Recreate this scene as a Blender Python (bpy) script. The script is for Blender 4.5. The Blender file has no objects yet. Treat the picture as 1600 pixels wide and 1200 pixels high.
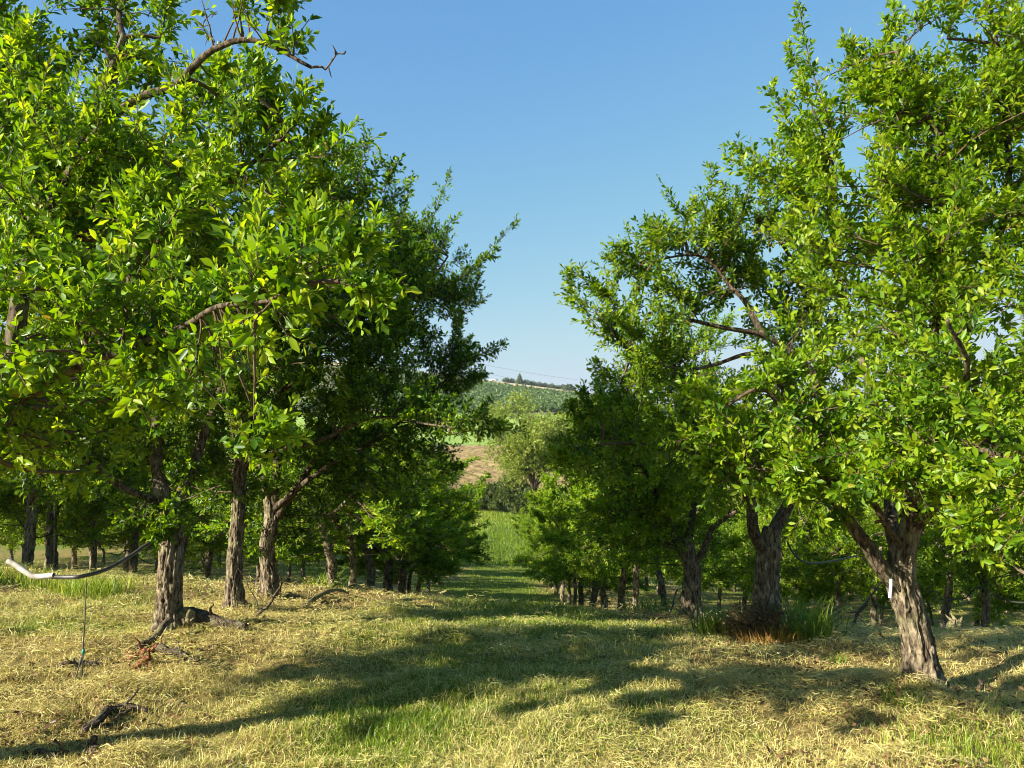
import bpy, math
import numpy as np

# ------------------------------------------------------------------ basics
S = bpy.context.scene
COL = S.collection
F = 1180.0                      # focal length in photograph pixels (1600 wide)
PITCH = math.atan(80.0 / F)
EYE = 1.5
cp, sp = math.cos(PITCH), math.sin(PITCH)


def at(px, py, d):
    """world point seen at photo pixel (px, py), d metres in front of the camera along the ground"""
    a, b = (px - 800.0) / F, (600.0 - py) / F
    y = cp - b * sp
    z = sp + b * cp
    k = d / y
    return np.array([a * k, d, EYE + z * k])


def nrm(v):
    return v / np.maximum(np.linalg.norm(v, axis=-1, keepdims=True), 1e-9)


# ------------------------------------------------------------------ numpy noise
_T = np.random.default_rng(7).random((256, 256))


def vnoise(x, y, seed=0):
    x = np.asarray(x, float) + seed * 17.37
    y = np.asarray(y, float) + seed * 9.71
    xi = np.floor(x).astype(int)
    yi = np.floor(y).astype(int)
    fx = x - xi
    fy = y - yi
    fx = fx * fx * (3 - 2 * fx)
    fy = fy * fy * (3 - 2 * fy)
    a = _T[xi & 255, yi & 255]
    b = _T[(xi + 1) & 255, yi & 255]
    c = _T[xi & 255, (yi + 1) & 255]
    d = _T[(xi + 1) & 255, (yi + 1) & 255]
    return (a * (1 - fx) + b * fx) * (1 - fy) + (c * (1 - fx) + d * fx) * fy


def fbm(x, y, oct=4, seed=0):
    v = 0
    amp = 0.5
    tot = 0
    for o in range(oct):
        v = v + amp * vnoise(np.asarray(x) * 2 ** o, np.asarray(y) * 2 ** o, seed + o * 3)
        tot += amp
        amp *= 0.5
    return v / tot


def sstep(a, b, x):
    t = np.clip((np.asarray(x, float) - a) / (b - a), 0, 1)
    return t * t * (3 - 2 * t)


# ------------------------------------------------------------------ terrain
_PD = np.array([-60, 3, 5, 6, 7.4, 8.5, 10, 12.1, 13.6, 16, 20.5, 24, 30, 41, 50, 60, 72, 80, 85, 140, 220, 275, 330, 440, 520, 560, 600, 640, 670, 900, 1600.])
_PZ = np.array([0.3, 0, 0, -.06, -.3, -.45, -.72, -1.2, -1.65, -2.3, -3.35, -4.0, -4.9, -5.9, -6.25, -6.45, -6.5, -6.1, -5.7, -3.9, -1.3, 3.6, 9.9, 21, 30.5, 35, 39.6, 43.4, 44.2, 40, 20.])
_fd = np.linspace(-60, 100, 3201)
_fz = np.interp(_fd, _PD, _PZ)
_k = np.hanning(41)
_k /= _k.sum()
_fz = np.convolve(np.pad(_fz, 20, mode='edge'), _k, mode='valid')


def base_z(d):
    d = np.asarray(d, float)
    return np.where(d < 99, np.interp(d, _fd, _fz), np.interp(d, _PD, _PZ))


def H(x, y):
    x = np.asarray(x, float)
    y = np.asarray(y, float)
    z = base_z(y)
    z = z - 0.075 * sstep(4.5, 11, y) * (1 - sstep(50, 80, y)) * np.clip(x, -14, 14)
    z = z - 0.13 * sstep(280, 540, y) * np.clip(x - 18, -160, 160)
    near = 1 - sstep(14, 30, y)
    z = z + near * (0.13 * (fbm(x * 0.9, y * 0.9, 3, 2) - .5) + 0.10 * (fbm(x * 3.2, y * 3.6, 3, 5) - .5))
    z = z + near * 0.10 * np.clip(fbm(x * 2.3 + 5, y * 3.1, 2, 11) - .55, 0, 1)          # little heaps of cut hay
    for bx, by in ((-2.69, 6.0), (-2.72, 7.4), (-2.73, 8.5), (2.37, 4.5), (2.17, 6.5), (2.05, 8.7)):
        z = z + .06 * np.exp(-((x - bx) ** 2 + (y - by) ** 2) / .075)
    z = z + sstep(20, 40, y) * (1 - sstep(60, 90, y)) * 0.25 * (fbm(x * .25, y * .25, 3, 8) - .5)
    z = z + sstep(90, 160, y) * 1.6 * (fbm(x * .012, y * .012, 3, 4) - .5)
    return z


def row_x(X0, d):
    return X0 - 0.017 * d


def greenness(x, y):
    """0 = dry straw, 1 = green grass"""
    x = np.asarray(x, float)
    y = np.asarray(y, float)
    c = x + 0.017 * y
    alley = np.exp(-((c - 0.0) / 1.75) ** 4) * sstep(3.4, 6.5, y)
    g = 0.22 + 0.62 * alley + 1.25 * (fbm(x * .8, y * .55, 4, 21) - .5)
    g = g + 0.32 * sstep(18, 45, y)
    dry = np.exp(-(((c + 2.35) / 1.3) ** 2)) * (1 - sstep(10, 22, y)) + 0.8 * np.exp(-(((c - 2.4) / 1.0) ** 2)) * (1 - sstep(10, 22, y))
    g = g - 0.30 * dry
    for (px, py, d, rx, ry, k) in ((610, 1115, 4.0, .25, .22, .35), (1560, 1165, 3.65, .35, .3, .45), (560, 1070, 4.4, .7, .5, .3),
                                   (1120, 1100, 4.2, .6, .5, .3), (900, 1160, 3.7, .9, .4, .18), (560, 990, 5.6, .3, .4, .3),
                                   (1410, 1095, 4.25, .15, .12, .5), (700, 1040, 4.8, .8, .8, .25), (180, 965, 6.2, .6, .3, .6),
                                   (30, 960, 6.2, .8, .5, .35), (250, 1150, 3.75, .5, .3, .18)):
        p = at(px, py, d)
        g = g + k * np.exp(-(((x - p[0]) / rx) ** 2 + ((y - p[1]) / ry) ** 2))
    return np.clip(g, 0, 1)


# ------------------------------------------------------------------ mesh helpers
def mesh_np(name, V, faces, tint=None, mats=(), mat_idx=None, flat=False, vattr=None):
    """faces: list of int arrays (n,k). tint: per-face float"""
    me = bpy.data.meshes.new(name)
    V = np.ascontiguousarray(V, dtype=np.float32)
    faces = [np.asarray(f, dtype=np.int32) for f in faces if len(f)]
    nl = sum(f.size for f in faces)
    nf = sum(len(f) for f in faces)
    me.vertices.add(len(V))
    me.vertices.foreach_set('co', V.ravel())
    me.loops.add(nl)
    me.loops.foreach_set('vertex_index', np.concatenate([f.ravel() for f in faces]))
    me.polygons.add(nf)
    tot = np.concatenate([np.full(len(f), f.shape[1], np.int32) for f in faces])
    st = np.zeros(nf, np.int32)
    st[1:] = np.cumsum(tot)[:-1]
    me.polygons.foreach_set('loop_start', st)
    me.polygons.foreach_set('loop_total', tot)
    if mat_idx is not None:
        me.polygons.foreach_set('material_index', np.asarray(mat_idx, np.int32))
    for m in mats:
        me.materials.append(m)
    me.update(calc_edges=True)
    if tint is not None:
        a = me.attributes.new('tint', 'FLOAT', 'FACE')
        a.data.foreach_set('value', np.asarray(tint, np.float32))
    if vattr:
        for k, v in vattr.items():
            a = me.attributes.new(k, 'FLOAT', 'POINT')
            a.data.foreach_set('value', np.asarray(v, np.float32))
    if flat:
        me.polygons.foreach_set('use_smooth', np.zeros(nf, bool))
    return me


def link(name, me, parent=None, loc=None, kind=None, label=None, cat=None, group=None):
    o = bpy.data.objects.new(name, me)
    COL.objects.link(o)
    if parent is not None:
        o.parent = parent
    if loc is not None:
        o.location = [float(v) for v in loc]
    if kind:
        o['kind'] = kind
    if label:
        o['label'] = label
    if cat:
        o['category'] = cat
    if group:
        o['group'] = group
    return o


def thing(name, loc, label, cat, group=None):
    return link(name, None, loc=loc, label=label, cat=cat, group=group)


class Geo:
    """collects several shapes into one mesh, several material slots"""

    def __init__(s):
        s.V = []
        s.F = {3: [], 4: []}
        s.T = {3: [], 4: []}
        s.M = {3: [], 4: []}
        s.n = 0

    def add(s, V, F, tint=0.5, mat=0):
        V = np.asarray(V, float).reshape(-1, 3)
        F = np.asarray(F)
        if len(F) == 0:
            return
        k = F.shape[1]
        s.V.append(V)
        s.F[k].append(F + s.n)
        s.T[k].append(np.broadcast_to(np.asarray(tint, float), (len(F),)))
        s.M[k].append(np.full(len(F), mat))
        s.n += len(V)

    def mesh(s, name, mats, origin=None, flat=False):
        V = np.concatenate(s.V)
        if origin is not None:
            V = V - np.asarray(origin, float)
        fs, ts, ms = [], [], []
        for k in (3, 4):
            if s.F[k]:
                fs.append(np.concatenate(s.F[k]))
                ts.append(np.concatenate(s.T[k]))
                ms.append(np.concatenate(s.M[k]))
        return mesh_np(name, V, fs, np.concatenate(ts), mats, np.concatenate(ms), flat)


def spline(P, n):
    """Catmull-Rom through control points, n samples"""
    P = np.asarray(P, float)
    if len(P) < 3:
        t = np.linspace(0, 1, n)[:, None]
        return P[0] * (1 - t) + P[-1] * t
    Q = np.vstack([2 * P[0] - P[1], P, 2 * P[-1] - P[-2]])
    seg = np.linalg.norm(np.diff(P[:, :3], axis=0), axis=1)
    cum = np.concatenate([[0], np.cumsum(seg)])
    s = np.linspace(0, cum[-1], n)
    i = np.clip(np.searchsorted(cum, s, side='right') - 1, 0, len(P) - 2)
    t = ((s - cum[i]) / np.maximum(seg[i], 1e-9))[:, None]
    p0, p1, p2, p3 = Q[i], Q[i + 1], Q[i + 2], Q[i + 3]
    return 0.5 * (2 * p1 + (p2 - p0) * t + (2 * p0 - 5 * p1 + 4 * p2 - p3) * t ** 2 + (3 * p1 - p0 - 3 * p2 + p3) * t ** 3)


def frames(P):
    T = nrm(np.gradient(P, axis=0))
    ref = np.array([0.31, 0.9, 0.2])
    U = np.zeros_like(P)
    u = np.cross(T[0], ref)
    u /= np.linalg.norm(u)
    for i in range(len(P)):
        u = u - T[i] * np.dot(u, T[i])
        u /= max(np.linalg.norm(u), 1e-9)
        U[i] = u
    return T, U, np.cross(T, U)


def tube(P, R, sides=8, bark=0.0, seed=0, cap=True, flare=None):
    """a bent tube; bark = relative relief"""
    P = np.asarray(P, float)
    n = len(P)
    R = np.asarray(R, float)
    T, U, W = frames(P)
    a = np.linspace(0, 2 * math.pi, sides, endpoint=False)
    L = np.concatenate([[0], np.cumsum(np.linalg.norm(np.diff(P, axis=0), axis=1))])
    rr = np.repeat(R[:, None], sides, 1)
    if bark > 0:
        A = np.broadcast_to(a[None, :], (n, sides))
        Z = np.broadcast_to(L[:, None], (n, sides))
        # furrows that wander along the stem: noise on a cylinder (cos/sin so that it closes)
        k = 20.0
        nx = np.cos(A) * k * .42 + seed * 3.1
        ny = np.sin(A) * k * .42 + Z * 8.0
        r1 = np.abs(fbm(nx, ny, 3, seed) - .5) * 2
        lump = fbm(np.cos(A) * 1.2 + 5, np.sin(A) * 1.2 + Z * 3.0, 3, seed + 5) - .5
        rr = rr * (1 + bark * (np.clip(r1 * 2.2, 0, 1) - .6) + 0.40 * lump * min(bark * 3, .5))
    if flare is not None:
        h, amt = flare
        f = np.exp(-L / h)[:, None]
        rr = rr * (1 + amt * f * (0.65 + 0.5 * np.cos(a[None, :] * 4 + seed) + .25 * np.cos(a[None, :] * 7 + 2 * seed)))
    V = P[:, None, :] + rr[..., None] * (np.cos(a)[None, :, None] * U[:, None, :] + np.sin(a)[None, :, None] * W[:, None, :])
    V = V.reshape(-1, 3)
    i = np.arange(n - 1)[:, None] * sides
    j = np.arange(sides)[None, :]
    j2 = (j + 1) % sides
    Fq = np.stack([i + j, i + j2, i + sides + j2, i + sides + j], -1).reshape(-1, 4)
    if not cap:
        return V, Fq, np.zeros((0, 3), int)
    V = np.vstack([V, P[0], P[-1]])
    j = np.arange(sides)
    j2 = (j + 1) % sides
    c0, c1 = n * sides, n * sides + 1
    Ft = np.vstack([np.stack([np.full(sides, c0), j2, j], -1), np.stack([np.full(sides, c1), (n - 1) * sides + j, (n - 1) * sides + j2], -1)])
    return V, Fq, Ft


def add_tube(g, P, R, sides=8, bark=0.0, seed=0, mat=0, flare=None, tint=0.5):
    V, q, t = tube(P, R, sides, bark, seed, True, flare)
    n0 = g.n
    g.V.append(V)
    g.F[4].append(q + n0)
    g.T[4].append(np.full(len(q), tint))
    g.M[4].append(np.full(len(q), mat))
    g.F[3].append(t + n0)
    g.T[3].append(np.full(len(t), tint))
    g.M[3].append(np.full(len(t), mat))
    g.n += len(V)


def tubes_batch(g, P, R, sides=3, mat=0, tint=0.5):
    """many thin tubes at once: P (N,k,3), R (N,k)"""
    N, k, _ = P.shape
    if N == 0:
        return
    T = nrm(P[:, -1] - P[:, 0])
    ref = np.where(np.abs(T[:, 2:3]) < .9, np.array([[0, 0, 1.]]), np.array([[1., 0, 0]]))
    U = nrm(np.cross(T, ref))
    W = np.cross(T, U)
    a = np.linspace(0, 2 * math.pi, sides, endpoint=False)
    ring = np.cos(a)[None, :, None] * U[:, None] + np.sin(a)[None, :, None] * W[:, None]      # N,s,3
    V = P[:, :, None, :] + R[:, :, None, None] * ring[:, None]
    V = V.reshape(-1, 3)
    b = (np.arange(N) * k * sides)[:, None, None]
    i = (np.arange(k - 1) * sides)[None, :, None]
    j = np.arange(sides)[None, None, :]
    j2 = (j + 1) % sides
    Fq = np.stack([b + i + j, b + i + j2, b + i + sides + j2, b + i + sides + j], -1).reshape(-1, 4)
    g.add(V, Fq, tint, mat)


# ------------------------------------------------------------------ materials
def new_mat(name):
    m = bpy.data.materials.new(name)
    m.use_nodes = True
    nt = m.node_tree
    nt.nodes.clear()
    out = nt.nodes.new('ShaderNodeOutputMaterial')
    return m, nt, out


def nd(nt, typ, **kw):
    n = nt.nodes.new(typ)
    for k, v in kw.items():
        setattr(n, k, v)
    return n


def ramp(nt, stops, fac=None, interp='LINEAR'):
    r = nt.nodes.new('ShaderNodeValToRGB')
    r.color_ramp.interpolation = interp
    e = r.color_ramp.elements
    while len(e) > 1:
        e.remove(e[0])
    e[0].position = stops[0][0]
    e[0].color = (*stops[0][1], 1)
    for p, c in stops[1:]:
        x = e.new(p)
        x.color = (*c, 1)
    if fac is not None:
        nt.links.new(fac, r.inputs[0])
    return r


def leaf_mat(name, stops, trans=0.42, tmul=(1.9, 1.75, 0.8), rough=0.42, spec=0.33):
    m, nt, out = new_mat(name)
    at_ = nd(nt, 'ShaderNodeAttribute', attribute_name='tint')
    r = ramp(nt, stops, at_.outputs['Fac'])
    oi = nd(nt, 'ShaderNodeObjectInfo')
    hsv = nd(nt, 'ShaderNodeHueSaturation')
    mr = nd(nt, 'ShaderNodeMapRange')
    mr.inputs['To Min'].default_value = 0.85
    mr.inputs['To Max'].default_value = 1.15
    nt.links.new(oi.outputs['Random'], mr.inputs['Value'])
    nt.links.new(mr.outputs[0], hsv.inputs['Value'])
    nt.links.new(r.outputs[0], hsv.inputs['Color'])
    p = nd(nt, 'ShaderNodeBsdfPrincipled')
    p.inputs['Roughness'].default_value = rough
    p.inputs['Specular IOR Level'].default_value = spec
    nt.links.new(hsv.outputs[0], p.inputs['Base Color'])
    mul = nd(nt, 'ShaderNodeMix', data_type='RGBA', blend_type='MULTIPLY')
    mul.inputs['Factor'].default_value = 1
    nt.links.new(hsv.outputs[0], mul.inputs['A'])
    mul.inputs['B'].default_value = (*tmul, 1)
    tr = nd(nt, 'ShaderNodeBsdfTranslucent')
    nt.links.new(mul.outputs['Result'], tr.inputs['Color'])
    mx = nd(nt, 'ShaderNodeMixShader')
    mx.inputs[0].default_value = trans
    nt.links.new(p.outputs[0], mx.inputs[1])
    nt.links.new(tr.outputs[0], mx.inputs[2])
    nt.links.new(mx.outputs[0], out.inputs['Surface'])
    return m


def bark_mat(name, dark, mid, light, lichen, bump=0.6, scale=1.0, lich=0.5):
    m, nt, out = new_mat(name)
    tc = nd(nt, 'ShaderNodeTexCoord')
    mp = nd(nt, 'ShaderNodeMapping')
    mp.inputs['Scale'].default_value = (30 * scale, 30 * scale, 11 * scale)
    nt.links.new(tc.outputs['Object'], mp.inputs[0])
    n1 = nd(nt, 'ShaderNodeTexNoise')
    n1.inputs['Scale'].default_value = 1.0
    n1.inputs['Detail'].default_value = 6
    n1.inputs['Roughness'].default_value = .65
    n1.inputs['Distortion'].default_value = .6
    nt.links.new(mp.outputs[0], n1.inputs['Vector'])
    r = ramp(nt, [(0.37, dark), (0.47, mid), (0.60, light)], n1.outputs['Fac'])
    n2 = nd(nt, 'ShaderNodeTexNoise')
    n2.inputs['Scale'].default_value = 5.5 * scale
    n2.inputs['Detail'].default_value = 5
    nt.links.new(tc.outputs['Object'], n2.inputs['Vector'])
    lr = ramp(nt, [(lich, (0, 0, 0)), (lich + .12, (1, 1, 1))], n2.outputs['Fac'])
    mx = nd(nt, 'ShaderNodeMix', data_type='RGBA')
    sc = nd(nt, 'ShaderNodeMath', operation='MULTIPLY')
    sc.inputs[1].default_value = .75
    nt.links.new(lr.outputs[0], sc.inputs[0])
    nt.links.new(sc.outputs[0], mx.inputs['Factor'])
    nt.links.new(r.outputs[0], mx.inputs['A'])
    mx.inputs['B'].default_value = (*lichen, 1)
    p = nd(nt, 'ShaderNodeBsdfPrincipled')
    p.inputs['Roughness'].default_value = .9
    p.inputs['Specular IOR Level'].default_value = .15
    nt.links.new(mx.outputs['Result'], p.inputs['Base Color'])
    b = nd(nt, 'ShaderNodeBump')
    b.inputs['Strength'].default_value = bump
    b.inputs['Distance'].default_value = 0.03
    nt.links.new(n1.outputs['Fac'], b.inputs['Height'])
    nt.links.new(b.outputs[0], p.inputs['Normal'])
    nt.links.new(p.outputs[0], out.inputs['Surface'])
    return m


def plain_mat(name, col, rough=.7, spec=.3, noise=0.0, nscale=20.0, col2=None, metallic=0.0):
    m, nt, out = new_mat(name)
    p = nd(nt, 'ShaderNodeBsdfPrincipled')
    p.inputs['Roughness'].default_value = rough
    p.inputs['Specular IOR Level'].default_value = spec
    p.inputs['Metallic'].default_value = metallic
    tc = nd(nt, 'ShaderNodeTexCoord')
    n = nd(nt, 'ShaderNodeTexNoise')
    n.inputs['Scale'].default_value = nscale
    n.inputs['Detail'].default_value = 5
    nt.links.new(tc.outputs['Object'], n.inputs['Vector'])
    r = ramp(nt, [(0.35, col), (0.68, col2 or tuple(c * (1 - noise) for c in col))], n.outputs['Fac'])
    nt.links.new(r.outputs[0], p.inputs['Base Color'])
    nt.links.new(p.outputs[0], out.inputs['Surface'])
    return m


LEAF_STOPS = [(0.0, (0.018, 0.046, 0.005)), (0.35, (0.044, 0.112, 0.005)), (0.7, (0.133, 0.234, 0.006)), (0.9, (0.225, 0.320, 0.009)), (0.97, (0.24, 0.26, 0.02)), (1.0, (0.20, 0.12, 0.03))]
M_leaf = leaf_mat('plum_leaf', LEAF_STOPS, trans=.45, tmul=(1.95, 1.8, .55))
M_pale = leaf_mat('feathery_leaf', [(0, (0.12, 0.20, 0.02)), (0.5, (0.20, 0.28, 0.03)), (1, (0.33, 0.36, 0.07))], trans=.4, tmul=(1.5, 1.4, .8))
M_bush = leaf_mat('bush_leaf', [(0, (0.035, 0.065, 0.012)), (0.6, (0.065, 0.105, 0.02)), (1, (0.12, 0.14, 0.03))], trans=.25, tmul=(1.5, 1.4, .8))
M_farleaf = leaf_mat('hill_leaf', [(0, (0.05, 0.09, 0.026)), (0.6, (0.09, 0.145, 0.04)), (1, (0.14, 0.19, 0.06))], trans=.25, tmul=(1.4, 1.4, .8), spec=.2)
M_grass = leaf_mat('green_blade', [(0, (0.06, 0.12, 0.008)), (0.5, (0.14, 0.225, 0.014)), (0.8, (0.28, 0.34, 0.032)), (1, (0.48, 0.44, 0.10))], trans=.35, tmul=(1.5, 1.5, .7), spec=.3)
M_straw = leaf_mat('cut_straw', [(0, (0.15, 0.105, 0.028)), (0.3, (0.39, 0.31, 0.09)), (0.6, (0.60, 0.51, 0.17)), (0.85, (0.78, 0.70, 0.32)), (1, (0.33, 0.40, 0.05))], trans=.25, tmul=(1.2, 1.1, .8), spec=.35, rough=.5)
M_rust = leaf_mat('rusty_dead_leaf', [(0, (0.08, 0.045, 0.022)), (0.6, (0.18, 0.105, 0.05)), (1, (0.32, 0.21, 0.10))], trans=.2, tmul=(1.2, 1.0, .8), spec=.2)
M_ochre = leaf_mat('ochre_blade', [(0, (0.26, 0.13, 0.03)), (0.6, (0.42, 0.24, 0.06)), (1, (0.5, 0.36, 0.12))], trans=.3, tmul=(1.2, 1.0, .7), spec=.2)
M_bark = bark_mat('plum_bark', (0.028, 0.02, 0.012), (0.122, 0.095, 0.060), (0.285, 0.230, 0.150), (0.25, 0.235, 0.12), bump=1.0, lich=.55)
M_limb = bark_mat('shade_dark_limb_bark', (0.018, 0.014, 0.009), (0.055, 0.041, 0.027), (0.14, 0.105, 0.066), (0.16, 0.145, 0.07), bump=.5, scale=1.6, lich=.55)  # colour darkened to stand in for the limbs' backlit shade
M_dead = bark_mat('dead_wood', (0.015, 0.011, 0.008), (0.06, 0.044, 0.03), (0.19, 0.145, 0.10), (0.20, 0.18, 0.11), bump=1.0, scale=3.0, lich=.55)
M_moss = bark_mat('mossy_wood', (0.06, 0.05, 0.02), (0.2, 0.16, 0.08), (0.34, 0.28, 0.15), (0.25, 0.25, 0.09), bump=.9, scale=2.2, lich=.5)
M_red = bark_mat('broken_red_wood', (0.05, 0.02, 0.01), (0.17, 0.06, 0.028), (0.32, 0.16, 0.07), (0.28, 0.19, 0.09), bump=.7, scale=2.5, lich=.62)
M_twig = plain_mat('twig_bark', (0.075, 0.045, 0.03), .8, .2, col2=(0.12, 0.085, 0.05), nscale=30)
M_pvc = plain_mat('white_pvc', (0.55, 0.53, 0.49), .5, .35, col2=(0.27, 0.23, 0.17), nscale=22)
M_hose = plain_mat('black_hose', (0.03, 0.03, 0.03), .5, .4, col2=(0.07, 0.065, 0.06), nscale=9)
M_wire = plain_mat('thin_wire', (0.05, 0.05, 0.045), .5, .4, col2=(0.09, 0.08, 0.07))
M_green_clip = plain_mat('green_clip', (0.03, 0.25, 0.16), .5, .4, noise=.3)
M_white = plain_mat('white_plastic', (0.82, 0.82, 0.84), .4, .4, col2=(0.74, 0.74, 0.76))
M_shed = plain_mat('shed_paint', (0.8, 0.79, 0.76), .7, .2, noise=.1, nscale=1)
M_shedroof = plain_mat('shed_roof', (0.72, 0.66, 0.62), .6, .3, noise=.15, nscale=1)
M_pole = plain_mat('weathered_pole', (0.10, 0.09, 0.075), .8, .2, noise=.4)


def ground_mat():
    m, nt, out = new_mat('orchard_floor')
    tc = nd(nt, 'ShaderNodeTexCoord')
    g = nd(nt, 'ShaderNodeAttribute', attribute_name='green')
    n1 = nd(nt, 'ShaderNodeTexNoise')
    n1.inputs['Scale'].default_value = 14
    n1.inputs['Detail'].default_value = 8
    n1.inputs['Roughness'].default_value = .75
    nt.links.new(tc.outputs['Object'], n1.inputs['Vector'])
    mp = nd(nt, 'ShaderNodeMapping')
    mp.inputs['Scale'].default_value = (1.0, 0.5, 1)
    nt.links.new(tc.outputs['Object'], mp.inputs[0])
    n2 = nd(nt, 'ShaderNodeTexNoise')
    n2.inputs['Scale'].default_value = 2.2
    n2.inputs['Detail'].default_value = 9
    n2.inputs['Roughness'].default_value = .7
    nt.links.new(mp.outputs[0], n2.inputs['Vector'])
    straw = ramp(nt, [(.28, (0.07, 0.045, 0.018)), (.46, (0.20, 0.145, 0.05)), (.62, (0.34, 0.26, 0.10)), (.8, (0.48, 0.39, 0.17))], n1.outputs['Fac'])
    grs = ramp(nt, [(.28, (0.035, 0.05, 0.007)), (.5, (0.12, 0.155, 0.018)), (.66, (0.22, 0.25, 0.035)), (.8, (0.36, 0.33, 0.08))], n1.outputs['Fac'])
    ad = nd(nt, 'ShaderNodeMath', operation='ADD')
    nt.links.new(g.outputs['Fac'], ad.inputs[0])
    sb = nd(nt, 'ShaderNodeMath', operation='MULTIPLY_ADD')
    sb.inputs[1].default_value = 1.3
    sb.inputs[2].default_value = -.65
    nt.links.new(n2.outputs['Fac'], sb.inputs[0])
    nt.links.new(sb.outputs[0], ad.inputs[1])
    cr = ramp(nt, [(.25, (0, 0, 0)), (.75, (1, 1, 1))], ad.outputs[0])
    mx = nd(nt, 'ShaderNodeMix', data_type='RGBA')
    nt.links.new(cr.outputs[0], mx.inputs['Factor'])
    nt.links.new(straw.outputs[0], mx.inputs['A'])
    nt.links.new(grs.outputs[0], mx.inputs['B'])
    p = nd(nt, 'ShaderNodeBsdfPrincipled')
    p.inputs['Roughness'].default_value = .95
    p.inputs['Specular IOR Level'].default_value = .1
    nt.links.new(mx.outputs['Result'], p.inputs['Base Color'])
    b = nd(nt, 'ShaderNodeBump')
    b.inputs['Strength'].default_value = .9
    b.inputs['Distance'].default_value = .05
    nt.links.new(n1.outputs['Fac'], b.inputs['Height'])
    nt.links.new(b.outputs[0], p.inputs['Normal'])
    nt.links.new(p.outputs[0], out.inputs['Surface'])
    return m


def field_mat(name, c1, c2, c3, scale, stretch=(1, 1, 1), bump=.5, dist=.3, rot=0.0):
    m, nt, out = new_mat(name)
    tc = nd(nt, 'ShaderNodeTexCoord')
    mp = nd(nt, 'ShaderNodeMapping')
    mp.inputs['Scale'].default_value = stretch
    mp.inputs['Rotation'].default_value = (0, 0, rot)
    nt.links.new(tc.outputs['Object'], mp.inputs[0])
    n = nd(nt, 'ShaderNodeTexNoise')
    n.inputs['Scale'].default_value = scale
    n.inputs['Detail'].default_value = 9
    n.inputs['Roughness'].default_value = .68
    nt.links.new(mp.outputs[0], n.inputs['Vector'])
    r = ramp(nt, [(.34, c1), (.5, c2), (.66, c3)], n.outputs['Fac'])
    p = nd(nt, 'ShaderNodeBsdfPrincipled')
    p.inputs['Roughness'].default_value = .95
    p.inputs['Specular IOR Level'].default_value = .1
    nt.links.new(r.outputs[0], p.inputs['Base Color'])
    b = nd(nt, 'ShaderNodeBump')
    b.inputs['Strength'].default_value = bump
    b.inputs['Distance'].default_value = dist
    nt.links.new(n.outputs['Fac'], b.inputs['Height'])
    nt.links.new(b.outputs[0], p.inputs['Normal'])
    nt.links.new(p.outputs[0], out.inputs['Surface'])
    return m


# ------------------------------------------------------------------ terrain sheets
def nonuni(lo, hi, step, far_lo, far_hi, grow):
    mid = list(np.arange(lo, hi + 1e-6, step))
    s = step
    x = mid[-1]
    while x < far_hi:
        s *= grow
        x += s
        mid.append(min(x, far_hi))
    s = step
    x = mid[0]
    while x > far_lo:
        s *= grow
        x -= s
        mid.insert(0, max(x, far_lo))
    return np.unique(np.array(mid))


GX = nonuni(-7, 7, .05, -620, 620, 1.09)


def sheet(name, xs, ys, mat, green=False, extra=None):
    X, Y = np.meshgrid(xs, ys)
    Z = H(X, Y)
    if extra is not None:
        Z = Z + extra(X, Y)
    V = np.stack([X, Y, Z], -1).reshape(-1, 3)
    nx, ny = len(xs), len(ys)
    i = (np.arange(ny - 1) * nx)[:, None]
    j = np.arange(nx - 1)[None, :]
    Fq = np.stack([i + j, i + j + 1, i + nx + j + 1, i + nx + j], -1).reshape(-1, 4)
    va = {'green': greenness(X, Y).ravel()} if green else None
    me = mesh_np(name, V, [Fq], None, [mat], vattr=va)
    return link(name, me, kind='structure')


GY = nonuni(2.6, 12, .05, -25, 80, 1.05)
sheet('ground', GX, GY, ground_mat(), True)
FX = nonuni(-60, 90, 1.0, -620, 620, 1.12)


def furrow(X, Y):
    return (sstep(80, 92, Y) * (1 - sstep(205, 220, Y))) * (0.10 * np.sin((X * 0.96 + Y * .28) * 2.6 + 3 * fbm(X * .05, Y * .05, 2, 3)) + .22 * (fbm(X * .5, Y * .5, 3, 9) - .5))


sheet('ploughed_field', nonuni(-60, 90, .6, -620, 620, 1.12), np.linspace(80, 220, 240), field_mat('ploughed_soil', (0.10, 0.068, 0.028), (0.24, 0.168, 0.07), (0.34, 0.25, 0.11), .35, (1.6, .5, 1), .7, .4, .25), extra=furrow)
sheet('crop_field', FX, np.linspace(220, 330, 70), field_mat('young_crop', (0.13, 0.21, 0.04), (0.19, 0.28, 0.055), (0.26, 0.34, 0.075), .06, (1, .35, 1), .2, .3))
sheet('hill', FX, np.linspace(330, 540, 100), field_mat('hill_soil', (0.06, 0.08, 0.03), (0.12, 0.13, 0.05), (0.22, 0.19, 0.09), .2, (1, 1, 1), .4, .3))
sheet('dry_field', FX, np.concatenate([np.linspace(540, 700, 60), np.linspace(720, 1600, 40)]), field_mat('dry_stubble', (0.34, 0.26, 0.13), (0.46, 0.36, 0.19), (0.56, 0.45, 0.25), .05, (1, 1, 1), .2, .3))


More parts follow.
